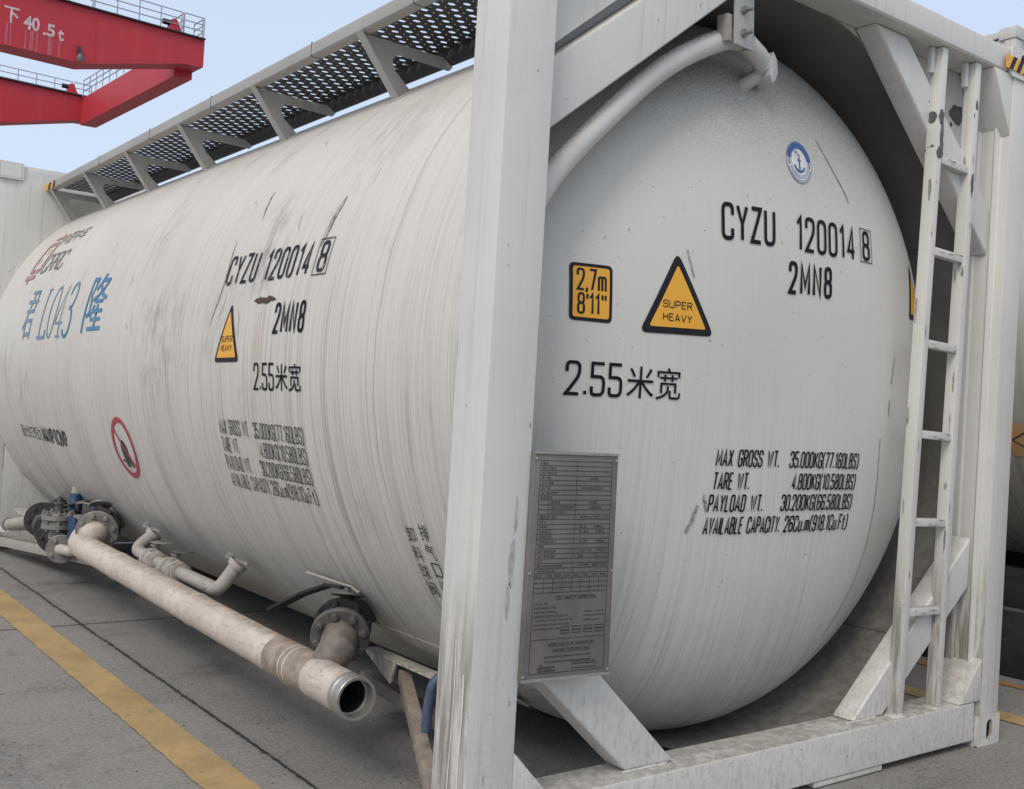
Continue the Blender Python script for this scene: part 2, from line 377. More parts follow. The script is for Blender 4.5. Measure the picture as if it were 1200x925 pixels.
def curve_plate(outer, holes, thick):
    """filled 2D outline with holes -> (verts, faces), local XY, thickness along Z centred"""
    cu = bpy.data.curves.new('tmp', 'CURVE'); cu.dimensions = '2D'; cu.fill_mode = 'BOTH'; cu.extrude = thick/2
    for lp in [outer]+holes:
        sp = cu.splines.new('POLY'); sp.points.add(len(lp)-1); sp.use_cyclic_u = True
        for q, p_ in zip(sp.points, lp): q.co = (p_[0], p_[1], 0, 1)
    ob = bpy.data.objects.new('tmp', cu); COL.objects.link(ob)
    me = bpy.data.meshes.new_from_object(ob.evaluated_get(bpy.context.evaluated_depsgraph_get()))
    vs = [v.co.copy() for v in me.vertices]; fs = [tuple(p_.vertices) for p_ in me.polygons]
    bpy.data.objects.remove(ob); bpy.data.curves.remove(cu); bpy.data.meshes.remove(me)
    return vs, fs
def oval(cx, cy, a, b, n=20): return [(cx+a*math.cos(2*math.pi*k/n), cy+b*math.sin(2*math.pi*k/n)) for k in range(n)]
def slot(cx, cy, a, b, n=8):
    """upright slot: half-width a, half-height b"""
    return [(cx+a*math.cos(t), cy+(b-a)+a*math.sin(t)) for t in [math.pi*k/n for k in range(n+1)]] + \
           [(cx+a*math.cos(t), cy-(b-a)+a*math.sin(t)) for t in [math.pi+math.pi*k/n for k in range(n+1)]]
def roundrect(x0, y0, x1, y1, q, n=5):
    o = []
    for cx, cy, a0 in ((x1-q, y1-q, 0), (x0+q, y1-q, 90), (x0+q, y0+q, 180), (x1-q, y0+q, 270)):
        for k in range(n+1):
            a = rad(a0+90*k/n); o.append((cx+q*math.cos(a), cy+q*math.sin(a)))
    return o

# ------------------------------------------------------------------ the tank's surfaces, and flat marks laid on them
TX, TZ, TR = 1.275, 1.337, 1.276
DN, DY, DH = 3.0, .76, .66              # dome: superellipse exponent, tangent line, depth
def dome_y(x, z):
    q = min(math.hypot(x-TX, z-TZ)/TR, .9999); return DY - DH*(1-q**DN)**(1/DN)
def map_barrel(y0, th0, th_is_center=False):
    def fn(uu, vv, off):
        th = rad(th0) + vv/TR; R_ = TR+off
        return Vector((TX - R_*math.cos(th), y0-uu, TZ + R_*math.sin(th)))
    return fn
def map_dome(x0, z0):
    def fn(uu, vv, off):
        x, z = x0+uu, z0+vv; e = .004
        y = dome_y(x, z); nx = (dome_y(x+e, z)-dome_y(x-e, z))/(2*e); nz = (dome_y(x, z+e)-dome_y(x, z-e))/(2*e)
        n = Vector((nx, -1, nz)).normalized(); return Vector((x, y, z)) + n*off
    return fn
def map_plane(o, uax, vax):
    o, uax, vax = Vector(o), Vector(uax), Vector(vax); n = uax.cross(vax).normalized()
    return lambda uu, vv, off: o + uax*uu + vax*vv + n*off

def tri2d(loops):
    bm = bmesh.new()
    if len(loops) == 1:
        bm.faces.new([bm.verts.new((p_[0], p_[1], 0)) for p_ in loops[0]])
        vs = [(v.co.x, v.co.y) for v in bm.verts]; fs = [tuple(v.index for v in q.verts) for q in bm.faces]
        bm.verts.index_update(); fs = [tuple(v.index for v in q.verts) for q in bm.faces]; bm.free(); return vs, fs
    bm.free(); vs, fs = curve_plate(loops[0], loops[1:], 0.0)
    return [(v.x, v.y) for v in vs], fs
def decal(name, shapes, fn, mat, parent, off=.0025, maxe=.05):
    """shapes: list of (verts2d, faces)"""
    bm = bmesh.new()
    for si, (vs, fs) in enumerate(shapes):
        bv = [bm.verts.new((v[0], v[1], (si % 24)*3e-5)) for v in vs]
        for q in fs:
            if len(set(q)) > 2:
                try: bm.faces.new([bv[i] for i in q])
                except ValueError: pass
    bmesh.ops.triangulate(bm, faces=bm.faces)
    for _ in range(5):
        es = [e for e in bm.edges if e.calc_length() > maxe]
        if not es: break
        bmesh.ops.subdivide_edges(bm, edges=es, cuts=1)
        bmesh.ops.triangulate(bm, faces=[q for q in bm.faces if len(q.verts) > 3])
    mb = MB(); bm.verts.index_update()
    mb.add([fn(v.co.x, v.co.y, off+v.co.z) for v in bm.verts], [tuple(v.index for v in q.verts) for q in bm.faces]); bm.free()
    # make the faces look outwards
    a, b, c = (Vector(mb.v[i]) for i in mb.f[0][:3]); out = fn(0, 0, off+.01)-fn(0, 0, off)
    if (b-a).cross(c-a).dot(out) < 0: mb.f = [q[::-1] for q in mb.f]
    me = bpy.data.meshes.new(name); lo = Vector((min(v[i] for v in mb.v) for i in range(3))); hi = Vector((max(v[i] for v in mb.v) for i in range(3))); cc = (lo+hi)/2
    me.from_pydata([tuple(Vector(v)-cc) for v in mb.v], [], mb.f); me.materials.append(mat); me.shade_smooth()
    o = bpy.data.objects.new(name, me); COL.objects.link(o); o.parent = parent; o.location = cc-WLOC[parent]; WLOC[o] = cc
    return o

# ---- lettering: a narrow stroke face for the stencilled marks, Blender's own face for the rest
def ribbon(pts, w, closed=False):
    pts = [Vector((p_[0], p_[1])) for p_ in pts]; n = len(pts); L, Rr = [], []
    for i in range(n):
        a = pts[(i-1) % n] if (closed or i) else None; c = pts[(i+1) % n] if (closed or i < n-1) else None; b = pts[i]
        d1 = (b-a).normalized() if a is not None else None; d2 = (c-b).normalized() if c is not None else None
        if d1 is None: d1 = d2
        if d2 is None: d2 = d1
        t = (d1+d2); t = t.normalized() if t.length > 1e-6 else d1
        nn = Vector((-t.y, t.x)); k = 1/max(.45, nn.dot(Vector((-d1.y, d1.x))))
        L.append(b+nn*w/2*k); Rr.append(b-nn*w/2*k)
    vs = [(v.x, v.y) for v in L+Rr]; m = n if closed else n-1
    return vs, [(i, (i+1) % n, n+(i+1) % n, n+i) for i in range(m)]
def fil2(pts, q, closed=False, n=5):
    """round every corner of a 2D polyline by q (or leave it where the third item is 0)"""
    P_ = [Vector((p_[0], p_[1])) for p_ in pts]; Q = [p_[2] if len(p_) > 2 else q for p_ in pts]; N = len(P_); out = []
    for i in range(N):
        if not closed and i in (0, N-1): out.append(P_[i]); continue
        if Q[i] == 0: out.append(P_[i]); continue
        a, b, c = P_[i-1], P_[i], P_[(i+1) % N]; d1, d2 = (a-b), (c-b); t = min(Q[i], d1.length*.48, d2.length*.48)
        p1, p2 = b+d1.normalized()*t, b+d2.normalized()*t
        for k in range(n+1):
            w = k/n; out.append(p1*(1-w)**2+b*2*w*(1-w)+p2*w*w)
    return [(v.x, v.y) for v in out]
def glyph(ch, w, q=.2):
    """-> (advance, [(polyline, closed)]), cap height 1"""
    W_ = w; O = lambda *p_: (fil2(p_, q, True), True); L = lambda *p_: (fil2(p_, 0), False); C_ = lambda *p_: (fil2(p_, q), False)
    G = {
     '0': [O((0,0),(W_,0),(W_,1),(0,1))], 'O': [O((0,0),(W_,0),(W_,1),(0,1))],
     '1': [L((0,.80),(W_*.42,1),(W_*.42,0))], '2': [C_((0,.70),(0,1),(W_,1),(W_,.60),(0,0,0),(W_,0))],
     '3': [C_((0,.74),(0,1),(W_,1),(W_,.53),(W_*.35,.53)), C_((W_*.35,.53),(W_,.53),(W_,0),(0,0),(0,.26))],
     '4': [L((W_*.72,0),(W_*.72,1),(0,.24),(W_,.24))], '5': [C_((W_,1),(0,1,0),(0,.58,0),(W_,.58),(W_,0),(0,0),(0,.26))],
     '6': [O((0,0),(W_,0),(W_,.56),(0,.56)), C_((0,.3),(0,1),(W_,1),(W_,.76))], '7': [L((0,1),(W_,1),(W_*.35,0))],
     '8': [O((0,0),(W_,0),(W_,.52),(0,.52)), O((.02,.52),(W_-.02,.52),(W_-.02,1),(.02,1))],
     '9': [O((0,.44),(W_,.44),(W_,1),(0,1)), C_((W_,.7),(W_,0),(0,0),(0,.24))],
     'C': [C_((W_,.70),(W_,1),(0,1),(0,0),(W_,0),(W_,.30))], 'Y': [L((0,1),(W_/2,.45),(W_,1)), L((W_/2,.45),(W_/2,0))],
     'Z': [L((0,1),(W_,1),(0,0),(W_,0))], 'U': [C_((0,1),(0,0),(W_,0),(W_,1))],
     'M': [L((0,0),(0,1),(W_*.62,.25),(W_*1.25,1),(W_*1.25,0))], 'N': [L((0,0),(0,1),(W_*1.05,0),(W_*1.05,1))],
     'A': [L((0,0),(W_*.55,1),(W_*1.1,0)), L((W_*.17,.28),(W_*.93,.28))], 'X': [L((0,0),(W_*1.05,1)), L((0,1),(W_*1.05,0))],
     'G': [C_((W_,.70),(W_,1),(0,1),(0,0),(W_,0),(W_,.47,0),(W_*.5,.47))],
     'R': [C_((0,0),(0,1,0),(W_,1),(W_,.50),(0,.50)), L((W_*.5,.50),(W_*1.05,0))],
     'S': [C_((W_,.74),(W_,1),(0,1),(0,.54),(W_,.48),(W_,0),(0,0),(0,.26))],
     'W': [L((0,1),(W_*.34,0),(W_*.70,.85),(W_*1.06,0),(W_*1.4,1))], 'T': [L((0,1),(W_*1.05,1)), L((W_*.525,1),(W_*.525,0))],
     'E': [L((W_*.9,1),(0,1),(0,0),(W_*.9,0)), L((0,.52),(W_*.8,.52))], 'F': [L((W_*.9,1),(0,1),(0,0)), L((0,.52),(W_*.8,.52))],
     'P': [C_((0,0),(0,1,0),(W_,1),(W_,.46),(0,.46))], 'L': [L((0,1),(0,0),(W_*.85,0))],
     'D': [O((0,0,0),(W_,0),(W_,1),(0,1,0))], 'V': [L((0,1),(W_*.52,0),(W_*1.05,1))], 'I': [L((0,0),(0,1))],
     'B': [O((0,0,0),(W_,0),(W_,.52),(0,.52,0)), O((0,.52,0),(W_*.95,.52),(W_*.95,1),(0,1,0))],
     'K': [L((0,0),(0,1)), L((W_,1),(0,.40)), L((W_*.3,.55),(W_*1.05,0))],
     '(': [C_((W_*.45,1.06),(0,.85),(0,.12),(W_*.45,-.1))], ')': [C_((0,1.06),(W_*.45,.85),(W_*.45,.12),(0,-.1))],
     '.': [L((0,0),(0,.11))], ',': [L((.02,.10),(-.03,-.12))],
     'u': [C_((0,.68),(0,0),(W_*.85,0),(W_*.85,.68)), L((W_*.85,.3),(W_*.85,0))],
     'H': [L((0,0),(0,1)), L((W_,0),(W_,1)), L((0,.52),(W_,.52))], "'": [L((.03,1.0),(.03,.74))],
     'm': [L((0,0),(0,.68)), C_((0,.4),(0,.68),(W_*.6,.68),(W_*.6,0)), C_((W_*.6,.4),(W_*.6,.68),(W_*1.2,.68),(W_*1.2,0))],
     't': [C_((W_*.3,.95),(W_*.3,0),(W_*.75,0)), L((0,.68),(W_*.7,.68))], ' ': [] }
    adv = {'1': .55, 'M': 1.25, 'N': 1.05, 'A': 1.1, 'W': 1.4, 'I': 0, '.': 0, "'": .05, ',': 0, '(': .45, ')': .45, 'm': 1.2, 'T': 1.05, 'X': 1.05, 'V': 1.05, 'L': .85, 'E': .9, 'F': .9, ' ': .75, 't': .75}.get(ch, 1.0)*W_
    return adv, G[ch]
def stroke_text(txt, h, w=.42, sw=.13, gap=.24, shear=0.0, fit=None, x0=0.0, y0=0.0, q=.2):
    """-> shapes; the line is squeezed to the width fit when given"""
    x, items = 0.0, []
    for ch in txt:
        a, ss = glyph(ch, w, q)
        items += [([(px+x, py) for px, py in pl], cl) for pl, cl in ss]; x += a+gap
    tot = (x-gap)*h; k = (fit/tot) if fit else 1.0; out = []
    for pl, cl in items:
        # squeeze positions first, so strokes keep their weight
        out.append(ribbon([(x0 + px*h*k + py*h*shear, y0 + py*h) for px, py in pl], sw*h*(.5+.5*min(k, 1.0)), cl))
    return out
def font_text(txt, h, fit=None, x0=0.0, y0=0.0, vertical=False, center=False, spacing=1.0, bold=0.0):
    """Blender's own face as shapes; h is the height of the ink, fit its width"""
    cu = bpy.data.curves.new('tmp', 'FONT'); cu.body = txt; cu.size = 1; cu.space_character = spacing; cu.offset = bold; cu.resolution_u = 3
    ob = bpy.data.objects.new('tmp', cu); COL.objects.link(ob)
    me = bpy.data.meshes.new_from_object(ob.evaluated_get(bpy.context.evaluated_depsgraph_get()))
    vs = [(v.co.x, v.co.y) for v in me.vertices]; fs = [tuple(p_.vertices) for p_ in me.polygons]
    bpy.data.objects.remove(ob); bpy.data.curves.remove(cu); bpy.data.meshes.remove(me)
    if not vs: return []
    xa, xb = min(v[0] for v in vs), max(v[0] for v in vs); ya, yb = min(v[1] for v in vs), max(v[1] for v in vs)
    sy = h/(yb-ya); sx = (fit/(xb-xa)) if fit else sy
    ox = x0 - ((xb-xa)*sx/2 if center else 0)
    return [([(ox+(v[0]-xa)*sx, y0+(v[1]-ya)*sy) for v in vs], fs)]
def rect(x0, y0, x1, y1): return ([(x0,y0),(x1,y0),(x1,y1),(x0,y1)], [(0,1,2,3)])
def outline(x0, y0, x1, y1, w): return ribbon([(x0,y0),(x1,y0),(x1,y1),(x0,y1)], w, True)
def circ_ribbon(cx, cy, q, w, n=40): return ribbon([(cx+q*math.cos(2*math.pi*k/n), cy+q*math.sin(2*math.pi*k/n)) for k in range(n)], w, True)

# ================================================================== GROUND
def sheet(name, x0, x1, y0, y1, z, mat, kind='structure'):
    me = bpy.data.meshes.new(name); me.from_pydata([(x0,y0,0),(x1,y0,0),(x1,y1,0),(x0,y1,0)], [], [(0,1,2,3)]); me.materials.append(mat)
    o = bpy.data.objects.new(name, me); COL.objects.link(o); o.location = (0,0,z); o['kind'] = kind; return o
g = sheet('ground', -600, 600, -600, 600, 0, CONC); g['label'] = 'grey jointed concrete yard under the containers'; g['category'] = 'ground'
def ragged_strip(name, x0, x1, y0, y1, z, mat, amp, label, step=.03):
    n = int((y1-y0)/step); vs = []; fs = []
    for i in range(n+1):
        y = y0+(y1-y0)*i/n; vs += [(x0+random.uniform(-amp, amp), y, z), (x1+random.uniform(-amp, amp), y, z)]
        if i: fs.append((2*i-2, 2*i-1, 2*i+1, 2*i))
    me = bpy.data.meshes.new(name); me.from_pydata(vs, [], fs); me.materials.append(mat)
    o = bpy.data.objects.new(name, me); COL.objects.link(o); o['kind'] = 'structure'; o['label'] = label; o['category'] = 'road marking'
ragged_strip('painted_line', -.294, -.143, -8, 30, .004, LINE, .0035, 'worn yellow painted line on the concrete beside the discharge pipe')
ragged_strip('painted_line', 2.868, 3.008, -8, 30, .004, LINE, .0035, 'worn yellow painted line on the concrete behind the ladder')
ragged_strip('painted_line', 3.50, 3.56, -8, 30, .004, ORLINE, .006, 'thin ragged orange painted line along the dark plinth')

mb = MB()
for _ in range(900):
    if random.random() < .7: x, y = random.uniform(-1.3, .5), random.uniform(-.6, 4.5)
    else: x, y = random.uniform(2.2, 3.6), random.uniform(-1.4, 1.2)
    q = random.choice((.0015, .002, .002, .003, .0045)); k = random.randint(5, 7); a0 = random.random()*6
    ring = [(x+q*random.uniform(.7, 1.2)*math.cos(a0+2*math.pi*i/k), y+q*random.uniform(.7, 1.2)*math.sin(a0+2*math.pi*i/k), .0002) for i in range(k)]
    mb.add(ring+[(x, y, q*.9)], [(i, (i+1) % k, k) for i in range(k)])
grit = mb.build('grit', flat('grit_stone', (.085, .08, .075), .9, 0, .5, 300), None, smooth=0); grit['kind'] = 'stuff'; grit['label'] = 'dark grit scattered over the concrete'; grit['category'] = 'grit'

# ================================================================== TANK CONTAINER
CX, CY = 1.275, 3.029
tank = thing('tank_container', (CX, CY, 0), 'white tank container with end ladder, black numbers and yellow stickers, standing on the ground', 'tank container', 'white tank containers in the yard')
Yf = 6.058

# ---- barrel, domes, end skirts
mb = MB(); seg = 160; ys = [.62 + (5.44-.62)*i/40 for i in range(41)]
mb.add([(TX-TR*math.cos(2*math.pi*k/seg), y, TZ+TR*math.sin(2*math.pi*k/seg)) for y in ys for k in range(seg)],
       [(i*seg+k, i*seg+(k+1) % seg, (i+1)*seg+(k+1) % seg, (i+1)*seg+k) for i in range(40) for k in range(seg)])
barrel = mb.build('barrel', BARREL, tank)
def dome(y_of):
    mb = MB(); NR = 44; qs = [math.sin(math.pi/2*i/NR) for i in range(1, NR+1)]
    def yy(q): return DY - DH*max(0, 1-q**DN)**(1/DN)
    vs = [(TX, y_of(yy(0)), TZ)]; fs = []
    for q in qs:
        for k in range(seg): vs.append((TX-TR*.9985*q*math.cos(2*math.pi*k/seg), y_of(yy(q)), TZ+TR*.9985*q*math.sin(2*math.pi*k/seg)))
    fs += [(0, 1+k, 1+(k+1) % seg) for k in range(seg)]
    fs += [(1+i*seg+k, 1+i*seg+(k+1) % seg, 1+(i+1)*seg+(k+1) % seg, 1+(i+1)*seg+k) for i in range(NR-1) for k in range(seg)]
    return mb.add(vs, fs)
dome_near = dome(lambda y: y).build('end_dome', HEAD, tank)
dome(lambda y: Yf-y).build('end_dome', HEAD, tank)
def skirt(y0, y1, a0, a1, mat_out, mat_in):
    n = 120
    for R_, mt, nm in ((TR, mat_out, 'skirt_cladding'), (TR-.008, mat_in, 'skirt_ring')):
        mb = MB(); vs = []; fs = []
        for i in range(n+1):
            a = rad(a0+(a1-a0)*i/n)
            for y in (y0, y1): vs.append((TX+R_*math.cos(a), y, TZ+R_*math.sin(a)))
            if nm == 'skirt_ring':
                for y in (y0, y1): vs.append((TX+(R_+.006)*math.cos(a), y, TZ+(R_+.006)*math.sin(a)))
        k = 2 if nm != 'skirt_ring' else 4
        for i in range(n):
            b, c = i*k, (i+1)*k
            if k == 2: fs.append((b, b+1, c+1, c))
            else: fs += [(b, b+1, c+1, c), (b+2, c+2, c+3, b+3), (b, c, c+2, b+2), (b+1, b+3, c+3, c+1)]
        if k == 4: fs += [(0, 2, 3, 1), (n*4, n*4+1, n*4+3, n*4+2)]
        mb.add(vs, fs).build(nm, mt, tank)
skirt(.144, .6195, -97, 229, BARREL, SKIRT)
skirt(5.4405, 5.906, -97, 277, BARREL, SKIRT)
# weld seams in the near skirt
for a in (-47, 28):
    aa = rad(a); MB().bar((TX+(TR-.009)*math.cos(aa), .155, TZ+(TR-.009)*math.sin(aa)), (TX+(TR-.009)*math.cos(aa), .60, TZ+(TR-.009)*math.sin(aa)), .009, .006).build('weld_seam', SKIRT, tank)

# ---- end frames
def frame_end(near):
    Y = (lambda y: y) if near else (lambda y: Yf-y)
    def bx(mb, x0, x1, y0, y1, z0, z1): a, b = sorted((Y(y0), Y(y1))); mb.box(x0, x1, a, b, z0, z1); return mb
    def pr(mb, poly, y0, y1): mb.prism([(x, Y(y0), z) for x, z in poly], (0, Y(y1)-Y(y0), 0)); return mb
    for side in (0, 1):
        X = (lambda x: x) if side == 0 else (lambda x: 2.55-x)
        pw = .150 if side == 0 else .128
        prof = [(0, 0), (pw, 0), (pw, .040), (.150, .046), (.150, .052), (.144, .060), (.144, .112), (.150, .120), (.150, .150), (0, .150)]
        mb = MB(); mb.prism([(X(x), Y(y), .117) for x, y in prof], (0, 0, 2.466)); mb.build('corner_post', POST, tank, .006)
        for top in (0, 1):
            z0, z1 = (2.582, 2.700) if top else (0.0, .118)
            c = node('corner_casting', (X(.08), Y(.08), (z0+z1)/2), tank)
            vs, fs = curve_plate(roundrect(-.081, -.059, .081, .059, .012), [slot(.006 if side else -.006, 0, .022, .040)], .012)
            mb = MB(); mb.add([(X(.079)+(v.x), Y(-.002)+(v.z if True else 0), (z0+z1)/2+v.y) for v in vs], fs)
            mb.build('casting_face', POST, c, .002)
            vs2, fs2 = curve_plate(roundrect(-.089, -.059, .089, .059, .012), [slot(0, 0, .022, .036)], .012)
            mb = MB(); mb.add([(X(-.002)+v.z, Y(.085)+v.x, (z0+z1)/2+v.y) for v in vs2], fs2)
            mb.build('casting_face', POST, c, .002)
            mb = MB(); bx(mb, *sorted((X(.006), X(.158))), .006, .172, z0+.001, z0+.012); bx(mb, *sorted((X(.006), X(.158))), .006, .172, z1-.012, z1-.001)
            bx(mb, *sorted((X(.148), X(.160))), .006, .172, z0+.013, z1-.013); bx(mb, *sorted((X(.006), X(.146))), .162, .174, z0+.013, z1-.013)
            mb.build('casting_shell', POST, c)
            mb = MB(); bx(mb, *sorted((X(.045), X(.140))), .045, .150, z0+.014, z1-.014); mb.build('casting_void', DARK, c)
    bx(MB(), .162, 2.388, .002, .150, 2.595, 2.692).build('top_beam', PAINT, tank, .016, bseg=3)
    bx(MB(), .164, 2.386, .004, .150, .024, .172).build('bottom_rail', POST, tank, .010, bseg=3)
    mb = MB(); bx(mb, 1.42, 1.80, .010, .140, .004, .023); mb.build('rail_pad', POST, tank, .004)
    # knee gussets
    for tri in ([(2.285, 2.594), (2.421, 2.594), (2.421, 2.355)], [(.27, 2.594), (.150, 2.594), (.150, 2.37)]):
        pr(MB(), tri, .003, .149).build('corner_gusset', PAINT, tank, .006)
    for tri in ([(2.275, .173), (2.421, .173), (2.421, .335)], [(.288, .173), (.150, .173), (.150, .315)]):
        pr(MB(), tri, .003, .149).build('corner_gusset', POST, tank, .006)
    # diagonals; the corners of the quads were read off the front plane y = .06
    S = lambda x, z: (-1.547+(x+1.547)*1.01386, 1.189+(z-1.189)*1.01386)
    quads = {'UL': [(.150, 1.905), (.150, 2.098), (.760, 2.600), (.985, 2.600)],
             'UR': [(2.352, 1.885), (2.352, 2.070), (1.750, 2.600), (1.560, 2.600)],
             'LR': [(2.338, .610), (2.338, .800), (1.640, .168), (1.815, .168)],
             'LL': [(.120, .585), (.120, .778), (.772, .168), (.578, .168)]}
    for k, qd in quads.items():
        if near or True:
            pl = [S(*q) for q in qd]
            pl = [(min(max(x, .151), 2.399), min(max(z, .174), 2.594)) for x, z in pl]
            pr(MB(), pl, .060, .148).build('diagonal_brace', PAINT, tank, .010, bseg=3)
    # sheets that close the two upper corners
    pr(MB(), [(.152, 2.12), (.152, 2.592), (.72, 2.592)], .085, .090).build('corner_panel', PAINT, tank)
    def over_ring(a0, a1, xe):
        arc = [(TX+(TR+.004)*math.cos(rad(a0+(a1-a0)*k/24)), TZ+(TR+.004)*math.sin(rad(a0+(a1-a0)*k/24))) for k in range(25)]
        return arc + [(xe, arc[-1][1]), (xe, 2.66), (arc[0][0], 2.66)]
    pr(MB(), over_ring(89, 30, 2.42), .1505, .1545).build('corner_panel', PAINT, tank)
    pr(MB(), over_ring(91, 150, .13), .1505, .1545).build('corner_panel', PAINT, tank)
    if not near:
        pr(MB(), [(.152, 1.9), (.152, 2.592), (1.0, 2.592)], .156, .160).build('corner_panel', PAINT, tank)
        pr(MB(), [(.152, .63), (.152, .174), (.70, .174)], .152, .156).build('corner_panel', PAINT, tank)
frame_end(True); frame_end(False)

for xa, xb in ((.585, .770), (1.650, 1.815)):
    MB().tube([(xa+(xb-xa)*k/14, .0585+random.uniform(-.001, .001), .1745) for k in range(15)], [.0045+random.uniform(-.0012, .0012) for _ in range(15)], 8).build('weld_bead', POST, tank)
# ---- hazard tapes
def tape(fn, W_, H_, parent, n):
    decal('hazard_tape', [rect(0, 0, W_, H_)], fn, YELL2, parent, .0015)
    bars = []; st = W_/n
    for i in range(n):
        a = i*st+st*.48
        pl = [(a, 0), (a+st*.5, 0), (a+st*.5+H_*.6, H_), (a+H_*.6, H_)]
        pl = [(min(x, W_), y) for x, y in pl]; bars.append((pl, [(0,1,2,3)]))
    decal('tape_stripe', bars, fn, STKBLK, parent, .0025)
tape(map_plane((2.338, -.0095, 2.603), (1,0,0), (0,0,1)), .213, .052, tank, 4)

# ---- ladder on the near end
lad = node('ladder', (2.05, .045, .174), tank)
def lx(z, right): return (1.9120+.0285*(z-.17)) if not right else (2.160+.0205*(z-.17))
for right in (0, 1):
    mb = MB(); mb.bar((lx(.174, right), .045, .174), (lx(2.592, right), .045, 2.592), .036, .046, up=(0, 1, 0)); mb.build('ladder_stile', POST, lad, .004)
    mb = MB(); x = lx(2.55, right); mb.box(x-.042, x-.020, .05, .068, 2.50, 2.5935); mb.build('ladder_lug', PAINT, lad, .002)
    mb = MB(); x = lx(.18, right); mb.lathe((x, .045, .1725), (0,0,1), [(0, .040), (.005, .036), (.010, .024)], 16); mb.build('weld_bead', POST, lad)
for z in (2.190, 1.853, 1.514, 1.184, .865, .541):
    mb = MB(); mb.bar((lx(z, 0)+.0185, .043, z), (lx(z, 1)-.0185, .043, z-.006), .030, .030); mb.build('ladder_rung', POST, lad, .004)
def blob(cx, cy, a, b, n=14, j=.35): return ([(cx+a*math.cos(2*math.pi*k/n)*random.uniform(1-j, 1+j*.3), cy+b*math.sin(2*math.pi*k/n)*random.uniform(1-j, 1+j*.3)) for k in range(n)], [tuple(range(n))])
# paint torn off the ladder and the corner panel
decal('torn_paint', [blob(0, .060, .019, .030), blob(.008, -.005, .011, .055), blob(-.002, -.075, .022, .026), blob(.012, -.05, .009, .03)], map_plane((lx(2.28, 0), .0215, 2.28), (1,0,0), (0,0,1)), TORN, lad, .001)
decal('torn_paint', [blob(0, .055, .022, .024), blob(0, -.07, .024, .026)], map_plane((lx(2.28, 0)-.0185, .047, 2.28), (0,-1,0), (0,0,1)), TORN, lad, .001)
decal('torn_paint', [blob(0, 0, .009, .022), blob(-.005, -.30, .010, .05)], map_plane((lx(2.43, 1), .0215, 2.43), (1,0,0), (0,0,1)), TORN, lad, .001)
for right in (0, 1):
    side_f = lambda uu, vv, off, right=right: Vector((lx(vv, right)-.0183-off, .045-uu, vv))
    decal('torn_paint', [blob(random.uniform(-.018, .018), random.uniform(.3, 2.3), random.uniform(.003, .008), random.uniform(.010, .06), 10) for _ in range(9 if right else 4)], side_f, TORNW, lad, .001)
    front_f = lambda uu, vv, off, right=right: Vector((lx(vv, right)+uu, (.0217-off), vv))
    decal('torn_paint', [blob(random.uniform(-.014, .014), random.uniform(.3, 2.4), random.uniform(.002, .004), random.uniform(.006, .03), 9) for _ in range(5)], front_f, TORNW, lad, .001)
for z in (2.190, 1.853, 1.514, 1.184, .865, .541):
    decal('rung_wear', [blob(random.uniform(.03, .22), random.uniform(-.012, .012), random.uniform(.006, .03), random.uniform(.001, .0025), 9) for _ in range(4)], map_plane((lx(z, 0)-.01, .0275, z), (1,0,-.02), (0,0,1)), TORNW, lad, .001)
decal('torn_paint', [blob(0, 0, .055, .045, 16), blob(-.035, -.05, .009, .011, 8)], map_plane((2.285, .1495, 2.44), (1,0,0), (0,0,1)), TORN, tank, .001)

# ---- walkway along the top
WX0, WX1, WZ0, WZ1 = .287, .715, 2.532, 2.586
WS = lambda y: .0055*(y-1.1)
wk = node('walkway', ((WX0+WX1)/2, CY, WZ0), tank)
def long_bar(xa, xb, za, zb, y0=.16, y1=5.895):
    mb = MB(); mb.add([(x+WS(y), y, z) for y in (y0, y1) for x, z in ((xa, za), (xb, za), (xb, zb), (xa, zb))], [(3,2,1,0),(4,5,6,7),(0,1,5,4),(1,2,6,5),(2,3,7,6),(3,0,4,7)]); return mb
long_bar(WX0, WX0+.050, WZ0, WZ1).build('walkway_rail', GALV, wk, .009, bseg=3)
long_bar(WX1-.030, WX1, WZ0-.020, WZ1).build('walkway_rail', GRATE, wk, .004)
for y in (.95, 1.72, 2.78, 3.67, 4.61): long_bar(WX0-.0012, WX0+.052, WZ0-.0012, WZ1+.0012, y, y+.003).build('rail_joint', GRATE, wk)
mb = MB(); pit = .038; nx = 9; x0g = WX0+.0505; cw = (WX1-.0305-x0g)/nx; ny = int((5.89-.165)/pit)
vs, fs = [], []
for side, zz in ((0, WZ1-.018), (1, WZ1-.0168)):
    for j in range(ny):
        for i in range(nx):
            xa, ya = x0g+i*cw+WS(.165+j*pit), .165+j*pit; xc, yc = xa+cw/2, ya+pit/2
            big = (i+j) % 2 == 0; q = (.0150, .0104) if big else (.0035, .0035)
            b = len(vs); N = 12
            ring = [(xc+q[0]*math.cos(2*math.pi*(k+.5)/N), yc+q[1]*math.sin(2*math.pi*(k+.5)/N), zz) for k in range(N)]
            edge = []
            for k in range(N):
                a = 2*math.pi*(k+.5)/N; c_, s_ = math.cos(a), math.sin(a); m_ = max(abs(c_)/(cw/2), abs(s_)/(pit/2)); edge.append((xc+c_/m_, yc+s_/m_, zz))
            corners = [(xa+cw, ya+pit, zz), (xa, ya+pit, zz), (xa, ya, zz), (xa+cw, ya, zz)]
            vs += ring+edge+corners
            for k in range(N):
                k2 = (k+1) % N; q_ = [b+k, b+N+k]
                cidx = {1: 0, 4: 1, 7: 2, 10: 3}.get(k)
                if cidx is not None: q_.append(b+2*N+cidx)
                q_ += [b+N+k2, b+k2]; fs.append(tuple(q_) if side else tuple(q_[::-1]))
me = bpy.data.meshes.new('grating'); me.from_pydata([tuple(Vector(v)-WLOC[wk]) for v in vs], [], fs); me.materials.append(GRATE)
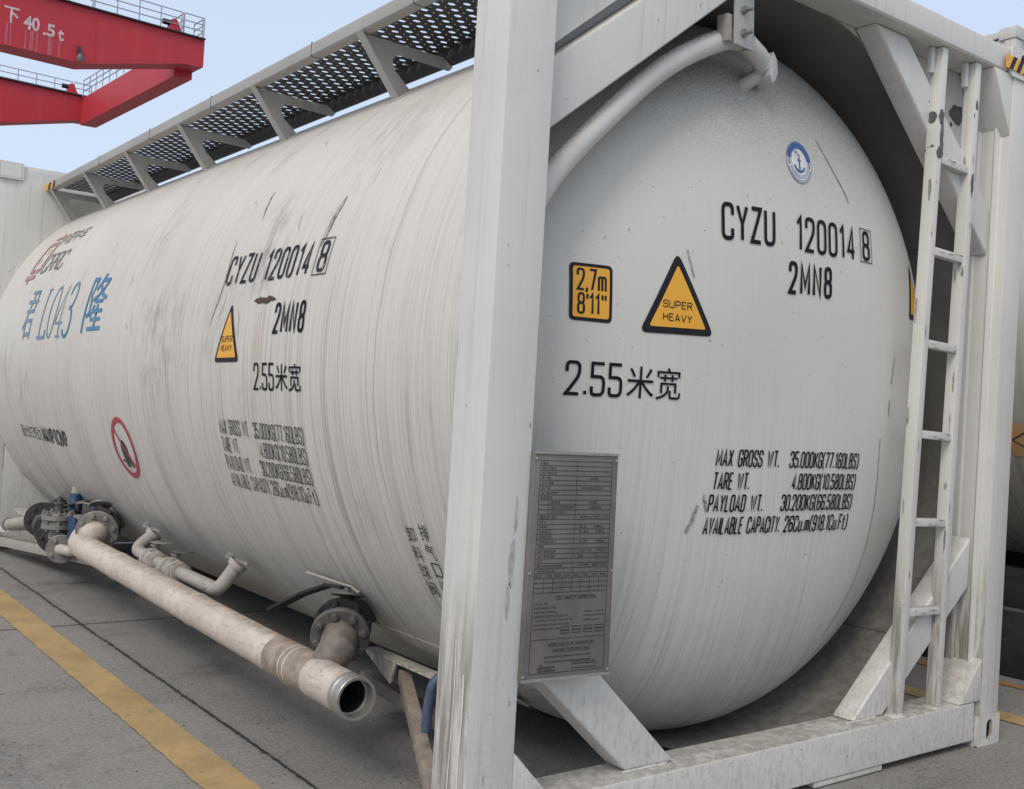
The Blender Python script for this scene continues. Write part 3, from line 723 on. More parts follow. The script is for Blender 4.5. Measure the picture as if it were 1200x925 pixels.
o = bpy.data.objects.new('grating', me); COL.objects.link(o); o.parent = wk; WLOC[o] = WLOC[wk]
def bracket(y):
    d = WS(y)
    arch = [(.452, 2.425), (.440, 2.447), (.437, 2.464), (.444, 2.478), (.458, 2.487), (.478, 2.490)]
    pl = [(WX0+.004+d, WZ0-.004), (.462, 2.330), (.522, 2.366)] + arch + [(.69, 2.484), (.705, 2.500), (.66, WZ0-.004), (WX0+.02+d, WZ0-.001)]
    b = node('walkway_bracket', (.45, y, 2.32), tank)
    MB().prism([(x, y-.004, z) for x, z in pl], (0, .008, 0)).build('bracket_plate', BRKT, b)
    MB().bar((WX0+.002+d, y, WZ0+.004), (.461, y, 2.326), .040, .007, up=(.75, 0, .66)).build('bracket_flange', BRKT, b)
    MB().box(-.052, .052, -.05, .05, 0, .005, Matrix.Translation(Vector((.490, y, TZ+math.sqrt(TR**2-(TX-.490)**2)-.001))) @ Matrix.Rotation(rad(-38), 4, 'Y')).build('bracket_foot', BARREL, b)
for y in (.42, 1.335, 2.30, 3.235, 4.115, 4.96, 5.78): bracket(y)
tape(map_plane((WX0+.0255, 5.897, WZ0+.004), (0,-1,0), (0,0,1)), .24, .046, wk, 2)

# ---- vent pipe over the near dome with its clamp
pts = [(.145, .10, 1.50), (.155, .10, 1.66), (.245, .105, 1.825), (.475, .115, 2.062), (.680, .12, 2.238), (.905, .125, 2.368), (1.02, .13, 2.395), (1.135, .15, 2.372), (1.170, .17, 2.345)]
def spline(P_, n=8):
    P_ = [Vector(p_) for p_ in P_]; out = []
    for i in range(len(P_)-1):
        a, b, c, d = P_[max(i-1, 0)], P_[i], P_[i+1], P_[min(i+2, len(P_)-1)]
        for k in range(n):
            t = k/n; out.append(.5*((2*b)+(c-a)*t+(2*a-5*b+4*c-d)*t*t+(3*b-a-3*c+d)*t**3))
    return out+[P_[-1]]
vp = node('vent_pipe', (.7, .12, 2.2), tank)
def vent_mat():
    m = Mat('vent_pipe_paint', .5, 0, .35); nz = m.sep(m.nrm)[2]
    c = m.mix(m.rng(m.noise(8, 5), .3, .7), (.63, .625, .60), (.56, .55, .525))
    c = m.mix(m.mul(m.rng(nz, .35, .95), m.rng(m.noise(110, 5, .7), .30, .66)), c, (.14, .132, .122))
    m.color(c); return m.m
VENT = vent_mat()
MB().tube(spline(pts[:7]), .0335, 24).build('pipe_bend', VENT, vp)
MB().tube([(1.021, .13, 2.392), (1.10, .145, 2.372), (1.135, .155, 2.360)], .032, 24).build('pipe_end', VENT, vp)
MB().tube([(1.133, .154, 2.361), (1.146, .157, 2.356)], .037, 24).build('pipe_collar', VENT, vp)
ax = Vector((.9, .2, -.36)).normalized()
mb = MB(); mb.prism([(1.146, .120, 2.394), (1.182, .132, 2.376), (1.194, .135, 2.336), (1.182, .135, 2.308), (1.150, .120, 2.288), (1.130, .115, 2.312)], (.016, .075, 0)); mb.build('elbow_block', VENT, vp, .006)
MB().tube([(1.155, .17, 2.335), (1.115, .24, 2.285), (1.10, .30, 2.27)], .024, 20).build('nozzle', VENT, vp)
MB().lathe((1.108, .265, 2.272), (-.45, .75, -.5), [(0, .040), (.012, .040)], 24).build('nozzle_flange', VENT, vp, .002)
cl = node('pipe_clamp', (.95, .08, 2.45), tank)
m_ = Matrix.Translation(Vector((.945, .078, 2.48))) @ Matrix.Rotation(rad(-4), 4, 'Y') @ Matrix.Rotation(rad(10), 4, 'Z')
MB().box(-.055, .055, -.004, .004, -.135, .125, m_).build('clamp_plate', BRKT, cl, .002)
MB().box(.047, .0550, .005, .045, -.130, .125, m_).build('clamp_rib', BRKT, cl, .002)
MB().box(-.082, -.056, .006, .046, -.128, -.045, m_).build('clamp_block', AIRP, cl, .004)
for zz in (-.095, -.025):
    mb = MB(); o_ = m_ @ Vector((-.012, -.0045, zz)); d_ = (m_.to_3x3() @ Vector((0, -1, 0))).normalized()
    mb.lathe(o_, d_, [(0, .014), (.010, .014)], 6); mb.lathe(o_+d_*.0101, d_, [(0, .0065), (.022, .0065), (.024, .005)], 12); mb.build('clamp_bolt', CASTG, cl)

# ---- data plate beside the near post
dp = node('data_plate', (.297, -.012, .79), tank)
MB().prism([(.149, -.014, 1.084), (.440, -.014, 1.082), (.449, -.014, .486), (.146, -.014, .494)], (0, .020, 0)).build('plate', ALU, dp, .004)
mb = MB(); mb.prism([(.150, -.0172, 1.0855), (.440, -.0172, 1.0835), (.440, -.0172, 1.0765), (.150, -.0172, 1.0785)], (0, .003, 0)); mb.build('plate_edge', ALUE, dp)
mb = MB(); mb.prism([(.146, -.0172, .4935), (.449, -.0172, .4855), (.449, -.0172, .4925), (.146, -.0172, .5005)], (0, .003, 0)); mb.build('plate_edge', ALUE, dp)
mb = MB()
for x, z in ((.156, 1.066), (.433, 1.064), (.153, .772), (.438, .766), (.152, .508), (.442, .500)): mb.lathe((x, -.0142, z), (0,-1,0), [(0, .0042), (.0018, .004), (.003, .0015)], 10)
mb.build('plate_rivet', ALUE, dp)
def PM(uu, vv, off):      # u 0..1 across, v 0..1 up
    xl = .146+(.149-.146)*vv; xr = .449+(.440-.449)*vv; zl = .494+(1.084-.494)*vv; zr = .486+(1.082-.486)*vv
    return Vector((xl+(xr-xl)*uu, -.0142-off, zl+(zr-zl)*uu))
lines = []; lw = .0042; lh = .0024
X0, X1 = .075, .925; top = .962; rh = .0214
def hl(v, a=X0, b=X1): lines.append(rect(a, v-lh/2, b, v+lh/2))
def vl(x, a, b): lines.append(rect(x-lw/2, a, x+lw/2, b))
rows = [('箱主', '', 1), ('箱主识别号', '', 1), ('生产商信息', None, 0), ('生产国', '中国', 1), ('生产日期', '', 1), ('生产商', '中车石化装备有限公司', 1), ('生产商识别号', '', 1), ('批准信息', None, 0),
        ('#批准国', '中国', 2), ('#设计型式批准机构', '中国船级社', 2), ('#设计批准号', '', 2), ('罐体设计规范', '参照CN/T 001 - 26.4', 1), ('压力', None, 0), ('MAWP', '0.2     MPa', 1), ('试验压力', '0.32     MPa', 1), ('试验见证人', '', 1),
        ('外部设计压力', '0.04     MPa', 1), ('温度', None, 0), ('设计温度范围', '-40~50   (℃)', 1), ('设计参考温度', '20      ℃', 1), ('材料', None, 0), ('罐体材料及材料标准', 'Q345R  GB/T713', 1), ('在役检验记录', '', 1)]
tx1, txf = [], []
for i, (a, b, c) in enumerate(rows):
    v = top-i*rh; hl(v)
    if c == 1: vl(.50, v-rh, v)
    if c == 2: vl(.50, v-rh, v); vl(.19, v-rh, v)
    lab = a.lstrip('#'); n = len(lab); xs = .095 if c != 2 else .215
    if lab.isascii(): w_ = .022*n
    else: w_ = .033*n
    tx1 += font_text(lab, rh*.56, min(w_, .28), xs, v-rh*.80)
    if b: tx1 += font_text(b, rh*.56, min(.021*len(b)+.05, .34), .56 if len(b) > 5 else .66, v-rh*.80)
vend = top-len(rows)*rh; hl(vend); hl(vend-rh)
for k in range(8): tx1 += font_text('检验日期' if k % 2 == 0 else '检验机构', rh*.5, .075, X0+.012+k*(X1-X0)/8, vend-rh*.78)
vt = vend-rh
for k in range(1, 4): hl(vt-k*rh)
for k in range(1, 8): vl(X0+k*(X1-X0)/8, vt-3*rh, vt)
vb = vt-3*rh
vl(X0, .032, top); vl(X1, .032, top); hl(.032); hl(vb)
tx1 += font_text('CSC SAFETY APPROVAL', .0185, .47, .33, vb-.033)
q = vb-.052
for i, t in enumerate(('CN CCS MN', 'DATE MANUFACTURED', 'IDENTIFICATION No.', 'MAXIMUM OPERATING GROSS MASS', 'ALLOWABLE STACKING LOAD FOR 1.8g', 'TRANSVERSE RACKING TEST FORCE', 'NEXT EXAMINATION DATE')):
    tx1 += font_text(t, .0095, .0128*len(t)+.03, X0+.02, q-i*.0185)
for i, t in ((3, '35000kg  77160 lbs'), (4, '192000kg 423300 lbs'), (5, '150000 newtons')): tx1 += font_text(t, .0095, .0135*len(t), .66, q-i*.0185+.012)
for k in range(4):
    for dv in (0, .015): lines.append(outline(.40+k*.135, q-6*.0185-.004-dv, .50+k*.135, q-6*.0185+.009-dv, .003))
hl(q-.152)
q2 = q-.152
tx1 += font_text('APPROVED FOR TRANSPORT', .0165, .54, .27, q2-.034); tx1 += font_text('UNDER CUSTOMS SEAL', .0165, .44, .32, q2-.060)
lines.append(outline(.24, q2-.100, .76, q2-.078, .003))
tx1 += font_text('TYPE', .008, .06, .17, q2-.118); lines.append(outline(.17, q2-.140, .36, q2-.122, .003)); tx1 += font_text('BT-26-01', .012, .15, .185, q2-.137)
tx1 += font_text("MANUFACTURER'S No.", .009, .28, .55, q2-.112); lines.append(outline(.55, q2-.136, .84, q2-.117, .003))
decal('plate_grid', lines, PM, ETCH, dp, .0004, maxe=9); decal('plate_lettering', tx1, PM, ETCH, dp, .0006, maxe=9)
MB().box(.16, .40, -.013+.0205, .058, .60, .98).build('plate_backing', PAINT, dp)

STRUT = cast_mat('strut_soiled_paint', (.36, .31, .265), .6)
# ---- saddle, strut and small bits under the near left corner
def arc_band(y0, y1, th0, th1, R0, R1, mat, name, parent, n=24):
    mb = MB(); vs = []; fs = []
    for i in range(n+1):
        th = rad(th0+(th1-th0)*i/n)
        for R_ in (R0, R1):
            for y in (y0, y1): vs.append((TX-R_*math.cos(th), y, TZ+R_*math.sin(th)))
    for i in range(n):
        b, c = 4*i, 4*i+4; fs += [(b, b+1, c+1, c), (b+2, c+2, c+3, b+3), (b, c, c+2, b+2), (b+1, b+3, c+3, c+1)]
    fs += [(0, 2, 3, 1), (4*n, 4*n+1, 4*n+3, 4*n+2)]
    return mb.add(vs, fs).build(name, mat, parent)
for near in (True, False):
    Y = (lambda y: y) if near else (lambda y: Yf-y)
    sdl = node('saddle', (.45, Y(.9), .3), tank)
    arc_band(*sorted((Y(.55), Y(1.18))), -47, -60, TR+.001, TR+.004, BARREL, 'saddle_band', sdl)
    MB().box(.368, .43, *sorted((Y(.42), Y(1.175))), .304, .310).build('saddle_flange', POST, sdl, .002)
    MB().prism([(.372, Y(1.165), .3035), (.372, Y(.955), .3035), (.376, Y(.985), .232), (.378, Y(.995), .225)], (.008, 0, 0)).build('saddle_gusset', POST, sdl)
    mb = MB(); mb.bar((.400, Y(.94), .262), (.060, Y(.22), .150), .040, .045); mb.build('corner_strut', STRUT if near else PAINT, tank, .004)
    MB().bar((.46, Y(1.3), .17), (.46, Y(.2), .10), .05, .05).build('under_rail', SKIRT, tank, .004)
mb = MB(); mb.tube(spline([(.205, .372, .432), (.150, .378, .405), (.140, .386, .360), (.140, .395, .300), (.140, .397, .258)]), .015, 12); bh = node('valve_grip', (.15, .39, .35), tank)
mb.build('grip', BLUEH, bh)
MB().prism([(.150, .352, .448), (.215, .352, .470), (.215, .352, .395), (.165, .352, .395)], (0, .008, 0)).build('grip_bracket', PAINT, bh)
MB().tube([(.240, 1.385, .551), (.262, 1.095, .545), (.276, 1.06, .530)], .0055, 8).build('earth_rod', AIRP, tank)

# ---- discharge pipe and its valves
pd = node('discharge_pipe', (.09, 2.2, .3), tank)
A, B = Vector((.050, .67, .300)), Vector((.130, 3.80, .314)); dr = (B-A).normalized(); PR = .0645
ax_far = Vector((-.42, -.88, -.18)).normalized()
fd = Vector((.195, 3.80, .392))      # far flange face centre
path = [A+dr*.03, B-dr*.02] + [B+dr*.05+Vector((0, 0, .004)), B+dr*.10+Vector((.012, 0, .025)), B+dr*.115+Vector((.03, -.01, .052))]
MB().tube([A+dr*.03, B], PR, 40, cap=False).build('pipe_run', PIPE, pd)
MB().tube(spline([B-dr*.001, B+dr*.075+Vector((.004, 0, .010)), B+dr*.115+Vector((.035, -.01, .045)), fd+ax_far*.055+Vector((0, .03, 0)), fd+ax_far*.012], 8), [PR]*16+[PR*.98]*17, 36).build('pipe_elbow', PIPE, pd)
MB().lathe(A-dr*.03, dr, [(.040, PR*.85), (.0005, PR*.87), (0, PR*.90), (0, PR*1.0), (.002, PR*1.03), (.034, PR*1.03), (.038, PR*.95), (.043, PR*.95), (.047, PR*1.02), (.063, PR*1.02)], 48, cap=False).build('coupling_spigot', RIM, pd)
MB().lathe(A, dr, [(.0095, PR*.86), (.0105, PR*.79), (.0140, PR*.785)], 48, cap=False).build('spigot_lip', RIM, pd)
MB().tube([A+dr*.0142, A+dr*.4], [PR*.80, PR*.80], 40, cap=False).build('pipe_bore', cast_mat('bore_shade', (.035, .032, .030)), pd)  # dark colour carries the shade inside the pipe mouth
MB().lathe(A+dr*.41, dr, [(0, PR*.9), (.01, PR*.9)], 24).build('bore_stop', DARK, pd)  # added black disc ends the bore, painted as deep shade
MB().lathe(A+dr*.24, dr, [(0, PR+.0015), (.15, PR+.0025), (.30, PR+.0015)], 40).build('pipe_sleeve', cast_mat('bare_pipe', (.40, .33, .28), .6), pd)

def bolts(par, mat, c, ax, R_, n, q, h, ph=0.0):
    a = Vector((0,0,1)); nn = (a-ax*a.dot(ax)).normalized(); bb = ax.cross(nn)
    for k in range(n):
        t = 2*math.pi*k/n+ph; o_ = c+(nn*math.cos(t)+bb*math.sin(t))*R_
        MB().lathe(o_, ax, [(0, q*1.35), (h*.25, q*1.35), (h*.26, q), (h*.9, q), (h, q*.8)], 10).build('bolt', mat, par)
def butterfly(name, face, ax, R_, stub_to, grey, dark, lever_pts, neck, label=None):
    """face: centre of the outer flange's face, ax: outward axis"""
    b = node(name, face, tank); th = .020
    mb = MB(); mb.lathe(face-ax*th, ax, [(0, R_), (th-.003, R_), (th, R_-.003)], 48); mb.build('flange', grey, b)
    bolts(b, grey, face+ax*.0005, ax, R_*.80, 8, .0115, .018, .25)
    c2 = face-ax*(th+.001)
    mb = MB(); mb.lathe(c2-ax*.052, ax, [(0, R_*.86), (.006, R_*.90), (.046, R_*.90), (.052, R_*.86)], 40)
    for k in range(8):
        t = 2*math.pi*k/8+.25; nn = (Vector((0,0,1))-ax*ax.z).normalized(); bb = ax.cross(nn); o_ = c2-ax*.05+(nn*math.cos(t)+bb*math.sin(t))*R_*.93; mb.tube([o_, o_+ax*.049], .011, 8)
    mb.build('valve_body', dark, b)
    c3 = c2-ax*.053
    mb = MB(); mb.lathe(c3-ax*th, ax, [(0, R_*1.0), (th-.001, R_*1.0), (th, R_*.98)], 40); mb.build('rear_flange', dark, b)
    MB().tube(spline([c3-ax*(th-.002), c3-ax*(th+.04), Vector(stub_to)]), R_*.58, 28).build('outlet_stub', grey, b)
    nk0, nk1 = neck
    MB().lathe(nk0, (Vector(nk1)-Vector(nk0)), [(0, .024), ((Vector(nk1)-Vector(nk0)).length, .024)], 16).build('valve_neck', dark if name == 'near' else dark, b)
    up = (Vector(nk1)-Vector(nk0)).normalized()
    mb = MB(); mb.lathe(nk1, up, [(0, .058), (.008, .058)], 28); mb.lathe(Vector(nk1)+up*.009, up, [(0, .014), (.018, .014)], 6); mb.build('index_plate', grey, b)
    mb = MB(); L = [Vector(q_) for q_ in lever_pts]
    for i in range(len(L)-1): mb.bar(L[i], L[i+1]+(L[i+1]-L[i]).normalized()*.004, .034 if i else .044, .012, up=up)
    mb.build('lever', dark, b, .003)
    return b
ax_n = Vector((-.52, -.80, -.26)).normalized()
nf = Vector((.170, .985, .403))
butterfly('butterfly_valve', nf, ax_n, .098, (.46, 1.22, .46), CASTN, CASTB,
          [(.235, 1.085, .545), (.232, 1.20, .535), (.215, 1.36, .478), (.205, 1.60, .375)], ((.222, 1.055, .47), (.232, 1.065, .522)))
MB().tube([nf+ax_n*.001, nf+ax_n*.075, A+dr*.23], [.060, .060, .054], 32).build('tee_branch', CASTR, pd)
butterfly('butterfly_valve', fd, ax_far, .112, (.46, 4.15, .44), CASTG, CASTD,
          [(.245, 3.99, .535), (.243, 4.12, .530), (.240, 4.45, .470), (.238, 4.88, .392)], ((.225, 3.87, .470), (.235, 3.90, .522)))

for q_ in (.36, .395, 1.35, 2.45, 3.05):
    MB().lathe(A+dr*q_, dr, [(0, PR), (.003, PR+.003), (.008, PR+.003), (.011, PR)], 40, cap=False).build('weld_ring', PIPE, pd)
# ---- air line between the two valves
al = node('air_line', (.2, 2.6, .37), tank); ar = .030
MB().tube(fillet([(.268, 3.09, .475), (.200, 3.17, .388), (.200, 2.96, .374)], .05), ar, 20).build('air_elbow', AIRP, al)
MB().tube([(.200, 2.965, .374), (.200, 2.86, .371)], .036, 8).build('valve_nut', AIRP, al)
MB().tube([(.2, 2.955, .374), (.2, 2.30, .367)], ar, 20).build('air_tube', AIRP, al)
MB().tube([(.2, 2.765, .37), (.185, 2.765, .335), (.112, 2.75, .315)], ar*.98, 20).build('air_tee', AIRP, al)
def ball_valve(y0, y1, z):
    b = node('ball_valve', (.2, (y0+y1)/2, z), tank); L = y0-y1
    mb = MB()
    for a, c, q in ((0, .16, .043), (.20, .30, .046), (.32, .46, .040), (.50, .72, .047), (.76, .88, .044)):
        mb.lathe((.2, y0-L*a, z), (0, -1, 0), [(0, q*1.05), (L*.012, q*1.18), (L*(c-a)-L*.012, q*1.18), (L*(c-a), q*1.05)], 6 if q > .0435 else 20)
    mb.build('valve_body', AIRP, b)
    MB().lathe((.2, (y0+y1)/2, z+.035), (0,0,1), [(0, .026), (.016, .026), (.017, .017), (.035, .017), (.036, .024), (.043, .024), (.044, .010), (.056, .010)], 10).build('valve_stem', CASTG, b)
    yc = (y0+y1)/2
    mb = MB(); mb.bar((.2, yc+.03, z+.086), (.2, yc-.05, z+.089), .034, .008); mb.bar((.2, yc-.05, z+.089), (.203, yc-.17, z+.106), .030, .007); mb.build('valve_lever', CASTN if y0 < 2.8 else CASTG, b, .002)
ball_valve(2.955, 2.80, .372); ball_valve(2.70, 2.505, .367)
MB().tube(fillet([(.2, 2.31, .367), (.200, 2.095, .366), (.262, 2.045, .485)], .07), ar, 20).build('air_elbow', AIRP, al)
MB().lathe((.252, 2.052, .468), (.45, -.35, .82), [(0, .040), (.012, .042), (.024, .040)], 12).build('union_nut', AIRP, al)
MB().lathe((.258, 3.10, .462), (.5, -.35, .82), [(0, .040), (.012, .042), (.024, .040)], 12).build('union_nut', AIRP, al)
mb = MB()
for y in (2.05, 3.10): mb.bar((.235, y+.07, .505), (.262, y-.10, .493), .012, .012); mb.bar((.235, y+.05, .520), (.235, y-.01, .518), .01, .01)
mb.build('union_lugs', RIM, al)
MB().box(.20, .30, 2.98, 3.16, .270, .340).build('valve_box', CASTG, al, .012)

# ---- the far valve block: gate valve, actuators, nozzle
gv = node('gate_valve', (.16, 4.6, .23), tank)
def disc(c, ax, R_, th, mat, nm, nb=4, bq=.011, par=gv):
    ax = Vector(ax).normalized(); c = Vector(c); mb = MB(); mb.lathe(c, ax, [(0, R_), (th*.85, R_), (th, R_*.97)], 36); bolts(par, mat, c+ax*(th+.0003), ax, R_*.74, nb, bq, .015, .6); return mb.build(nm, mat, par)
gx = Vector((-.30, -.95, -.05)).normalized()
disc((.160, 4.34, .226), gx, .083, .018, CASTG, 'flange')
disc((.185, 4.60, .262), gx, .098, .020, CASTD, 'flange', 6)
disc((.200, 4.75, .285), gx, .100, .020, CASTD, 'flange', 6)
disc((.215, 5.02, .315), gx, .110, .022, CASTD, 'flange', 6)
MB().tube([(.158, 4.35, .226), (.19, 4.66, .27), (.225, 5.1, .33), (.45, 5.3, .42)], .045, 20).build('valve_body', CASTD, gv)
MB().lathe((.165, 4.46, .270), (0, 0, 1), [(0, .050), (.06, .046), (.061, .092), (.083, .092), (.084, .075), (.112, .075), (.113, .094), (.136, .094), (.137, .06), (.150, .05)], 28).build('bonnet', CASTG, gv)
mb = MB()
for k in range(7):
    t = 2*math.pi*k/7; x, y = .165+.079*math.cos(t), 4.46+.079*math.sin(t); mb.tube([(x, y, .318), (x, y, .435)], .010, 8); mb.tube([(x, y, .4065), (x, y, .424)], .015, 6)
mb.build('bonnet_bolts', CASTG, gv)
MB().lathe((.165, 4.46, .421), (0, 0, 1), [(0, .026), (.05, .022), (.051, .032), (.062, .032), (.063, .012), (.085, .012)], 14).build('stem_nut', CASTN, gv)
for yy, zz, rr in ((4.40, .232, .060), (4.68, .272, .066), (4.88, .300, .066)): MB().lathe((.165+.06*(yy-4.4), yy, zz), gx, [(0, rr), (.006, rr+.008), (.030, rr+.008), (.036, rr)], 8).build('packing_gland', CASTN, gv)
MB().tube(spline([(.225, 4.30, .455), (.20, 4.22, .50), (.215, 4.10, .515), (.235, 3.99, .50)]), .006, 8).build('gate_chain', CASTG, gv)
MB().tube([(.150, 4.335, .225), (.135, 4.06, .252), (.128, 3.86, .290)], .030, 20).build('link_pipe', PIPE, gv)
MB().box(.20, .32, 4.10, 4.30, .28, .43).build('actuator_base', CASTG, gv, .01)
ac = node('valve_actuator', (.28, 4.6, .46), tank)
MB().lathe((.268, 4.52, .405), (.06, .02, 1), [(0, .036), (.006, .042), (.065, .042), (.075, .036), (.12, .034), (.122, .028)], 24).build('cylinder', BLUE, ac)
MB().lathe((.276, 4.523, .528), (.06, .02, 1), [(0, .030), (.035, .030), (.045, .02)], 16).build('cap', AIRP, ac)
MB().tube(spline([(.279, 4.525, .572), (.29, 4.47, .575), (.30, 4.38, .535)]), .005, 8).build('tube', CASTD, ac)
MB().lathe((.212, 3.905, .468), (.05, .02, 1), [(0, .028), (.05, .026)], 18).build('neck', BLUE, ac)
MB().box(.175, .19, 4.16, 4.30, .29, .42).build('blue_web', BLUE, ac, .003)
nz = node('outlet_nozzle', (.15, 5.4, .24), tank)
MB().tube([(.154, 5.60, .214), (.165, 5.05, .300)], .040, 24).build('nozzle', AIRP, nz)
MB().tube([(.153, 5.66, .205), (.1535, 5.625, .210)], .046, 24).build('nozzle_rim', RIM, nz)
MB().lathe((.1528, 5.6645, .2045), (0, 1, -.14), [(0, .034), (.002, .034)], 20).build('nozzle_bore', DARK, nz)
MB().bar((.12, 5.90, .075), (.30, 4.05, .190), .06, .060).build('base_bar', AIRP, tank, .006)
MB().box(.17, .40, 5.0, 5.6, .30, .322).build('shelf_plate', POST, tank, .002)

# ================================================================== WRITING AND MARKS
def mark(name, shapes, fn, mat, off=.0025, label=None, par=None, maxe=.05):
    o = decal(name, shapes, fn, mat, par or tank, off, maxe)
    if label: o['label'] = label
    return o
# -- on the near dome
D0 = map_dome(0, 0)
def line_shapes(pts_, txt_list): pass
def slanted(shapes, xa, za, xb, zb):
    """baseline from (xa,za) to (xb,zb) for shapes laid along u from 0"""
    k = (zb-za)/(xb-xa); return [([(xa+x, za+y+k*x) for x, y in vs], fs) for vs, fs in shapes]
mark('number_lettering', slanted(stroke_text('CYZU', .107, .46, .135, .26, fit=.235), .950, 1.760, 1.20, 1.769), D0, BLACKINK, .003)
mark('number_lettering', slanted(stroke_text('120014', .107, .42, .125, .26, fit=.330), 1.305, 1.772, 1.65, 1.782), D0, BLACKINK, .003)
mark('check_digit', slanted(stroke_text('8', .095, .36, .13, fit=.038), 1.696, 1.792, 1.73, 1.793) + [outline(1.677, 1.781, 1.753, 1.899, .0032)], D0, BLACKINK, .003)
mark('number_lettering', slanted(stroke_text('2MN8', .096, .40, .155, .34, fit=.222), 1.268, 1.625, 1.49, 1.631), D0, BLACKINK, .003)
for i, (lab, num, x0, x1, z) in enumerate((('MAX GROSS WT.', '35.000KG(77.160LBS)', .966, 1.708, 1.050), ('TARE WT.', '4.800KG(10.580LBS)', .960, 1.700, .977),
                                            ('PAYLOAD WT.', '30.200KG(66.580LBS)', .949, 1.692, .907), ('AVAILABLE CAPACITY.', '26Cu.m(918.1Cu.Ft)', .940, 1.680, .836))):
    wl = (.292, .160, .245, .352)[i]; xn = (1.318, 1.338, 1.290, 1.318)[i]; hh = .050
    mark('weight_lettering', slanted(stroke_text(lab, hh, .44, .145, .26, .10, fit=wl), x0, z, x1, z+.001), D0, BLACKINK, .003)
    mark('weight_figures', slanted(stroke_text(num, hh, .44, .140, .24, .10, fit=x1-xn), xn, z+.0005, x1+.3, z+.001), D0, BLACKINK, .003)
mark('width_lettering', slanted(stroke_text('2.55', .090, .50, .115, .26, fit=.172, y0=.004) + font_text('米宽', .096, .200, .192, -.001), .402, 1.238, .794, 1.243), D0, BLACKINK, .003)
# height sticker
def sticker(name, outer, inner, fn, par=None):
    o = mark(name, [tri2d([[(x, y) for x, y in outer]])], fn, STKBLK, .002)
    decal('sticker_field', [tri2d([inner])], fn, YELLOW, o, .0032)
    return o
hx, hz = .400, 1.452
o = sticker('height_sticker', roundrect(hx, hz, hx+.133, hz+.166, .014), roundrect(hx+.010, hz+.010, hx+.123, hz+.156, .008), D0)
decal('sticker_lettering', stroke_text('2,7m', .058, .46, .14, .24, fit=.086, x0=hx+.024, y0=hz+.090) + stroke_text("8'11''", .056, .46, .14, .24, fit=.084, x0=hx+.026, y0=hz+.022), D0, STKBLK, o, .0042)
def tri_round(a, b, c, q): 
    pts_ = fil2([(a[0], a[1]), (b[0], b[1]), (c[0], c[1])], q, True, 6); return pts_
def inset(tri, k):
    cx = sum(p_[0] for p_ in tri)/3; cy = sum(p_[1] for p_ in tri)/3; return [(cx+(p_[0]-cx)*k, cy+(p_[1]-cy)*k) for p_ in tri]
T = [(.628, 1.436), (.920, 1.446), (.764, 1.690)]
o = sticker('warning_sticker', tri_round(*T, .030), tri_round(*inset(T, .76), .010), D0)
decal('sticker_lettering', stroke_text('SUPER', .020, .80, .15, .34, fit=.110, x0=.712, y0=1.519) + stroke_text('HEAVY', .020, .80, .15, .34, fit=.110, x0=.713, y0=1.480), D0, STKBLK, o, .0042)
T2 = [(2.065, 1.615), (2.195, 1.615), (2.115, 1.835)]
sticker('warning_sticker', tri_round(*T2, .02), tri_round(*inset(T2, .72), .008), D0)
# classification emblem: a ring with an anchor
ex, ez = 1.334, 2.070
E_ = map_dome(0, 0)
o = mark('emblem', [([(ex+.066*math.cos(2*math.pi*k/40), ez+.072*math.sin(2*math.pi*k/40)) for k in range(40)], [tuple(range(40))])], E_, STKWHT, .002)
def ell(q, w, a0=0, a1=360, n=48):
    full = a1-a0 >= 360
    return ribbon([(ex+q*.92*math.cos(rad(a0+(a1-a0)*k/n)), ez+q*math.sin(rad(a0+(a1-a0)*k/n))) for k in range(n if full else n+1)], w, full)
sh = [ell(.0705, .0018), ell(.047, .0016), ell(.0585, .018, 10, 170), ell(.0585, .006, 165, 195), ell(.0585, .006, -15, 15), ell(.064, .0022, 200, 340), ell(.054, .0022, 200, 340)]
decal('emblem_ring', sh, E_, NAVY, o, .0032)
sh = [ribbon([(ex, ez+.014), (ex, ez-.030)], .007), ribbon([(ex-.012, ez+.006), (ex+.012, ez+.006)], .003), circ_ribbon(ex, ez+.018, .005, .002, 12)]
sh += [ribbon([(ex+.027*math.cos(rad(a)), ez-.006+.027*math.sin(rad(a))) for a in range(195, 350, 12)], .008)]
sh += [ribbon([(ex-.022+.01*math.sin(k*1.1), ez+.03+.002*k-.012*math.cos(k)) for k in range(8)], .0016), ribbon([(ex-.014+.02*k/6, ez+.038-.016*k/6+.004*(-1)**k) for k in range(7)], .0016)]
decal('emblem_anchor', sh, E_, NAVY, o, .0034)

# -- on the left flank of the barrel:  u runs towards the near end
B0 = lambda y, th: map_barrel(y, th)
DEG = TR*math.pi/180
def tilt(shapes, k): return [([(x, y+k*x) for x, y in vs], fs) for vs, fs in shapes]
mark('number_lettering', stroke_text('CYZU', .108, .46, .125, .32, fit=.262), B0(1.785, 11.9), BLACKW, .003)
mark('number_lettering', stroke_text('120014', .108, .44, .125, .30, fit=.345), B0(1.440, 11.75), BLACKW, .003)
mark('check_digit', stroke_text('8', .098, .38, .13, fit=.046, x0=.028, y0=.008) + [outline(0, -.006, .098, .120, .0035)], B0(1.055, 11.6), BLACKW, .003)
mark('number_lettering', stroke_text('2MN8', .096, .40, .145, .34, fit=.222), B0(1.272, 3.0), BLACKINK, .003)
mark('width_lettering', stroke_text('2.55', .088, .50, .105, .26, fit=.160, y0=.003) + font_text('米宽', .094, .192, .178, -.001), B0(1.412, -6.0), BLACKINK, .003)
